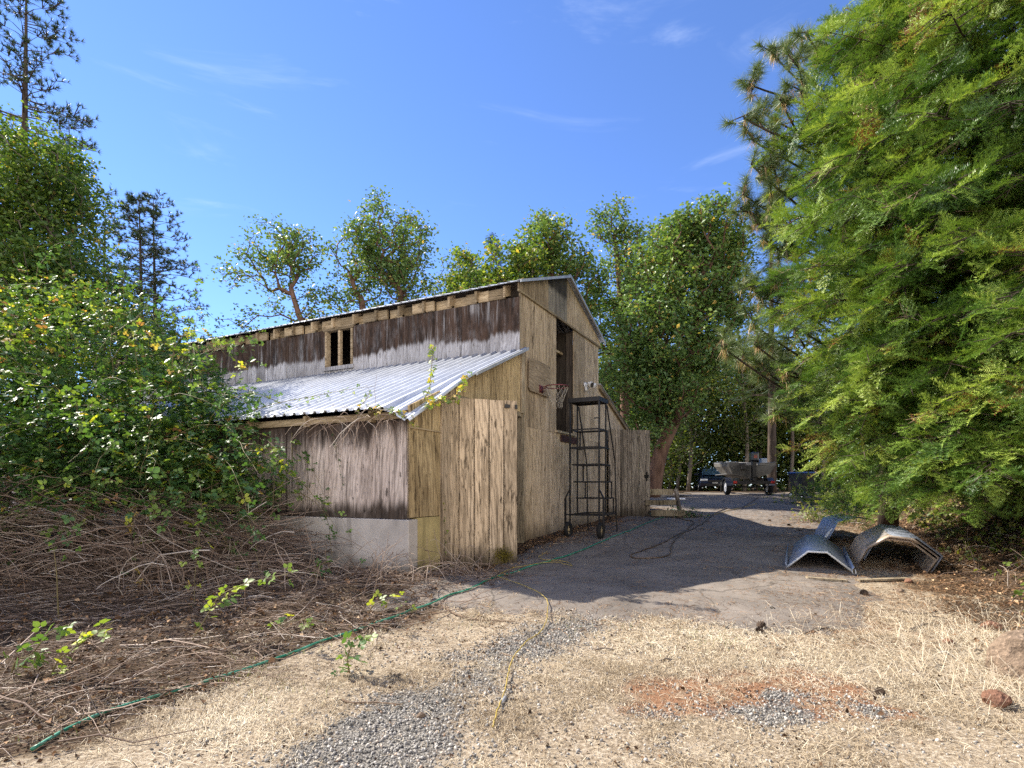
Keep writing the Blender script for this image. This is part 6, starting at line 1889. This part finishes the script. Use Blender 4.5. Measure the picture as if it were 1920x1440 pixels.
def gravel():
    rng = np.random.default_rng(23)
    n = 90000
    Y = 2.6 + 3.4 * rng.random(n); X = -2 + 5 * rng.random(n)
    g = zones(X, Y)[2]; k = rng.random(n) < np.clip(g * 1.0 + .06, 0, 1); X, Y = X[k], Y[k]; m = len(X)
    a = np.array([(1, 0, 0), (-1, 0, 0), (0, 1, 0), (0, -1, 0), (0, 0, 1), (0, 0, -1), (.62, .62, .5), (-.6, .55, .55), (.55, -.65, .5), (-.6, -.6, .55)], float)
    f = np.array([(4, 6, 7), (4, 7, 9), (4, 9, 8), (4, 8, 6), (0, 6, 8), (2, 7, 6), (1, 9, 7), (3, 8, 9), (0, 2, 6), (2, 1, 7), (1, 3, 9), (3, 0, 8), (5, 2, 0), (5, 1, 2), (5, 3, 1), (5, 0, 3)])
    s = np.minimum(np.exp(rng.normal(math.log(.0052), .5, m)), .013); S = np.stack([s * rng.uniform(.8, 1.4, m), s * rng.uniform(.7, 1.2, m), s * rng.uniform(.5, .9, m)], -1)
    V, Fl, tn = scatter(a, [f], rotmats(m, rng, .2), np.stack([X, Y, gz(X, Y) + s * .35], -1), S, rng.random(m))
    gm, t = new_mat("crushed grey gravel")
    c = t.ramp(t.attr("tone"), [(0, (.10, .095, .085)), (.4, (.24, .225, .205)), (.8, (.40, .375, .34)), (.92, (.55, .5, .43)), (1, (.38, .24, .15))])
    t.finish(t.principled(c, .85, None, 0, .2))
    o = npmesh("gravel", V, Fl, gm, None, tn); tag(o, "loose grey gravel in the wheel track and patch in front", "gravel", kind='stuff')
gravel()

def green_bits():
    rng = np.random.default_rng(29)
    parts = []
    n = 26000
    Y = 2.2 + 4 * rng.random(n); X = -3 + 6.5 * rng.random(n)
    pat = fbm(X * 1.4 + 5, Y * 1.4, 69, 3)
    near_hose = 1.3 * np.exp(-(((X + 1.4 - .6 * (Y - 4.3)) / .55) ** 2 + ((Y - 4.3) / .55) ** 2)) + np.exp(-(((X - .15) / .5) ** 2 + ((Y - 5.3) / .25) ** 2)) + np.exp(-(((X - 1.55) / .5) ** 2 + ((Y - 4.9) / .25) ** 2))
    k = rng.random(n) < np.clip(near_hose * smooth(pat, .42, .6), 0, 1) * .7
    X, Y = X[k], Y[k]; m = len(X)
    Z = gz(X, Y); L = rng.uniform(.02, .065, m); a = rng.random(m) * 6.28; d = np.stack([np.cos(a) * .5, np.sin(a) * .5, np.ones(m)], -1) * L[:, None]
    s = np.stack([-np.sin(a), np.cos(a), np.zeros(m)], -1) * .0018
    p0 = np.stack([X, Y, Z], -1); V = np.stack([p0 - s, p0 + s, p0 + d], 1).reshape(-1, 3)
    o = npmesh("grass", V, [np.arange(3 * m).reshape(-1, 3)], grass_m, None, np.repeat(np.clip(rng.normal(.5, .25, m), 0, 1), 3))
    tag(o, "sparse short green grass among the straw near the hose and slab", "grass", kind='stuff')
green_bits()

# ------------------------------------------------------------------ creepers on the bank
def bank_cover():
    rng = np.random.default_rng(37)
    n = 9000
    Y = 5.2 + 15 * rng.random(n) ** 1.2; bd = -.2 + 3.6 * rng.random(n)
    X = 5.15 + GX / GY * (Y - 5.5) + bd / GY
    pat = fbm(X * 1.1, Y * 1.1, 73, 3)
    k = rng.random(n) < smooth(pat, .40, .58) * smooth(bd, -.2, .7)
    X, Y = X[k], Y[k]; m = len(X)
    T = np.stack([X, Y, gz(X, Y) + .03 + .32 * rng.random(m) ** 1.5], -1)
    s = rng.uniform(.035, .075, m) * np.clip(Y / 9, .9, 1.5)
    nr = rng.normal(size=(m, 3)) * .5 + np.array([-.5, -.3, .8]); d = rng.normal(size=(m, 3)); d[:, 2] *= .4
    V, Fl, tn = scatter(*TRI, frames(unit(d), unit(nr)), T, s, np.clip(rng.normal(.5, .22, m) + (rng.random(m) < .18) * .4, 0, 1))
    o = npmesh("bank_creepers", V, Fl, M['leaf_bank'], None, tn); tag(o, "sunlit creepers and seedlings covering the bank under the fir", "creepers", kind='stuff')
    # dry stems among them
    m = 1500
    Y = 5 + 14 * rng.random(m); bd = -.1 + 3.3 * rng.random(m); X = 5.15 + GX / GY * (Y - 5.5) + bd / GY
    arcs = cane_arcs(np.stack([X, Y, gz(X, Y)], -1), np.stack([rng.normal(-.3, .7, m), rng.normal(-.1, .6, m), rng.uniform(.1, 1, m)], -1), rng.uniform(.15, .7, m), rng, 1.2, seg=5)
    V, Fq, t = arcs_mesh(arcs, rng.uniform(.002, .005, m), 3, np.clip(rng.normal(.7, .2, m), 0, 1))
    o = npmesh("bank_stems", V, Fq, M['cane_dead'], None, t); tag(o, "dry tangled stems over the leafy bank", "dead stems", kind='stuff')
bank_cover()

# low shrub at the drive's right edge
def shrub(label, cx, cy, r, n, seed, tone=.5, mat='leaf_bank', leaf=.05):
    rng = np.random.default_rng(seed); base = np.array([cx, cy, float(gz(cx, cy))])
    root = empty("shrub", base, 0, label, "shrub")
    m = 90
    d = rng.normal(size=(m, 3)); d[:, 2] = np.abs(d[:, 2]) + .3
    arcs = cane_arcs(np.repeat(base[None], m, 0) + rng.normal(size=(m, 3)) * np.array([r * .5, r * .5, 0]), d, rng.uniform(.4, 1, m) * r * 1.3, rng, .8, seg=5)
    V, Fq, t = arcs_mesh(arcs - base, rng.uniform(.003, .007, m), 4, np.clip(rng.normal(.6, .2, m), 0, 1)); npmesh("stems", V, Fq, M['cane_dead'], root, t)
    k = rng.integers(0, m, n); j = rng.integers(2, 6, n); T = arcs[k, j] + rng.normal(size=(n, 3)) * r * .16 - base
    V, Fl, tn = scatter(*TRI, rotmats(n, rng, .5), T, rng.uniform(.6, 1.2, n) * leaf, np.clip(rng.normal(tone, .2, n), 0, 1)); npmesh("leaves", V, Fl, M[mat], root, tn)
shrub("straggly leafy shrub at the right edge of the drive below the fir", 10.2, 18.2, 1.0, 900, 61, .5, leaf=.075)
shrub("low twiggy shrub in the litter behind the troughs", 7.6, 13.4, .6, 350, 62, .55, leaf=.06)
shrub("small leafy shrub beside the wooden steps", 4.55, 14.6, .35, 160, 63, .35, 'leaf_bramble', .05)
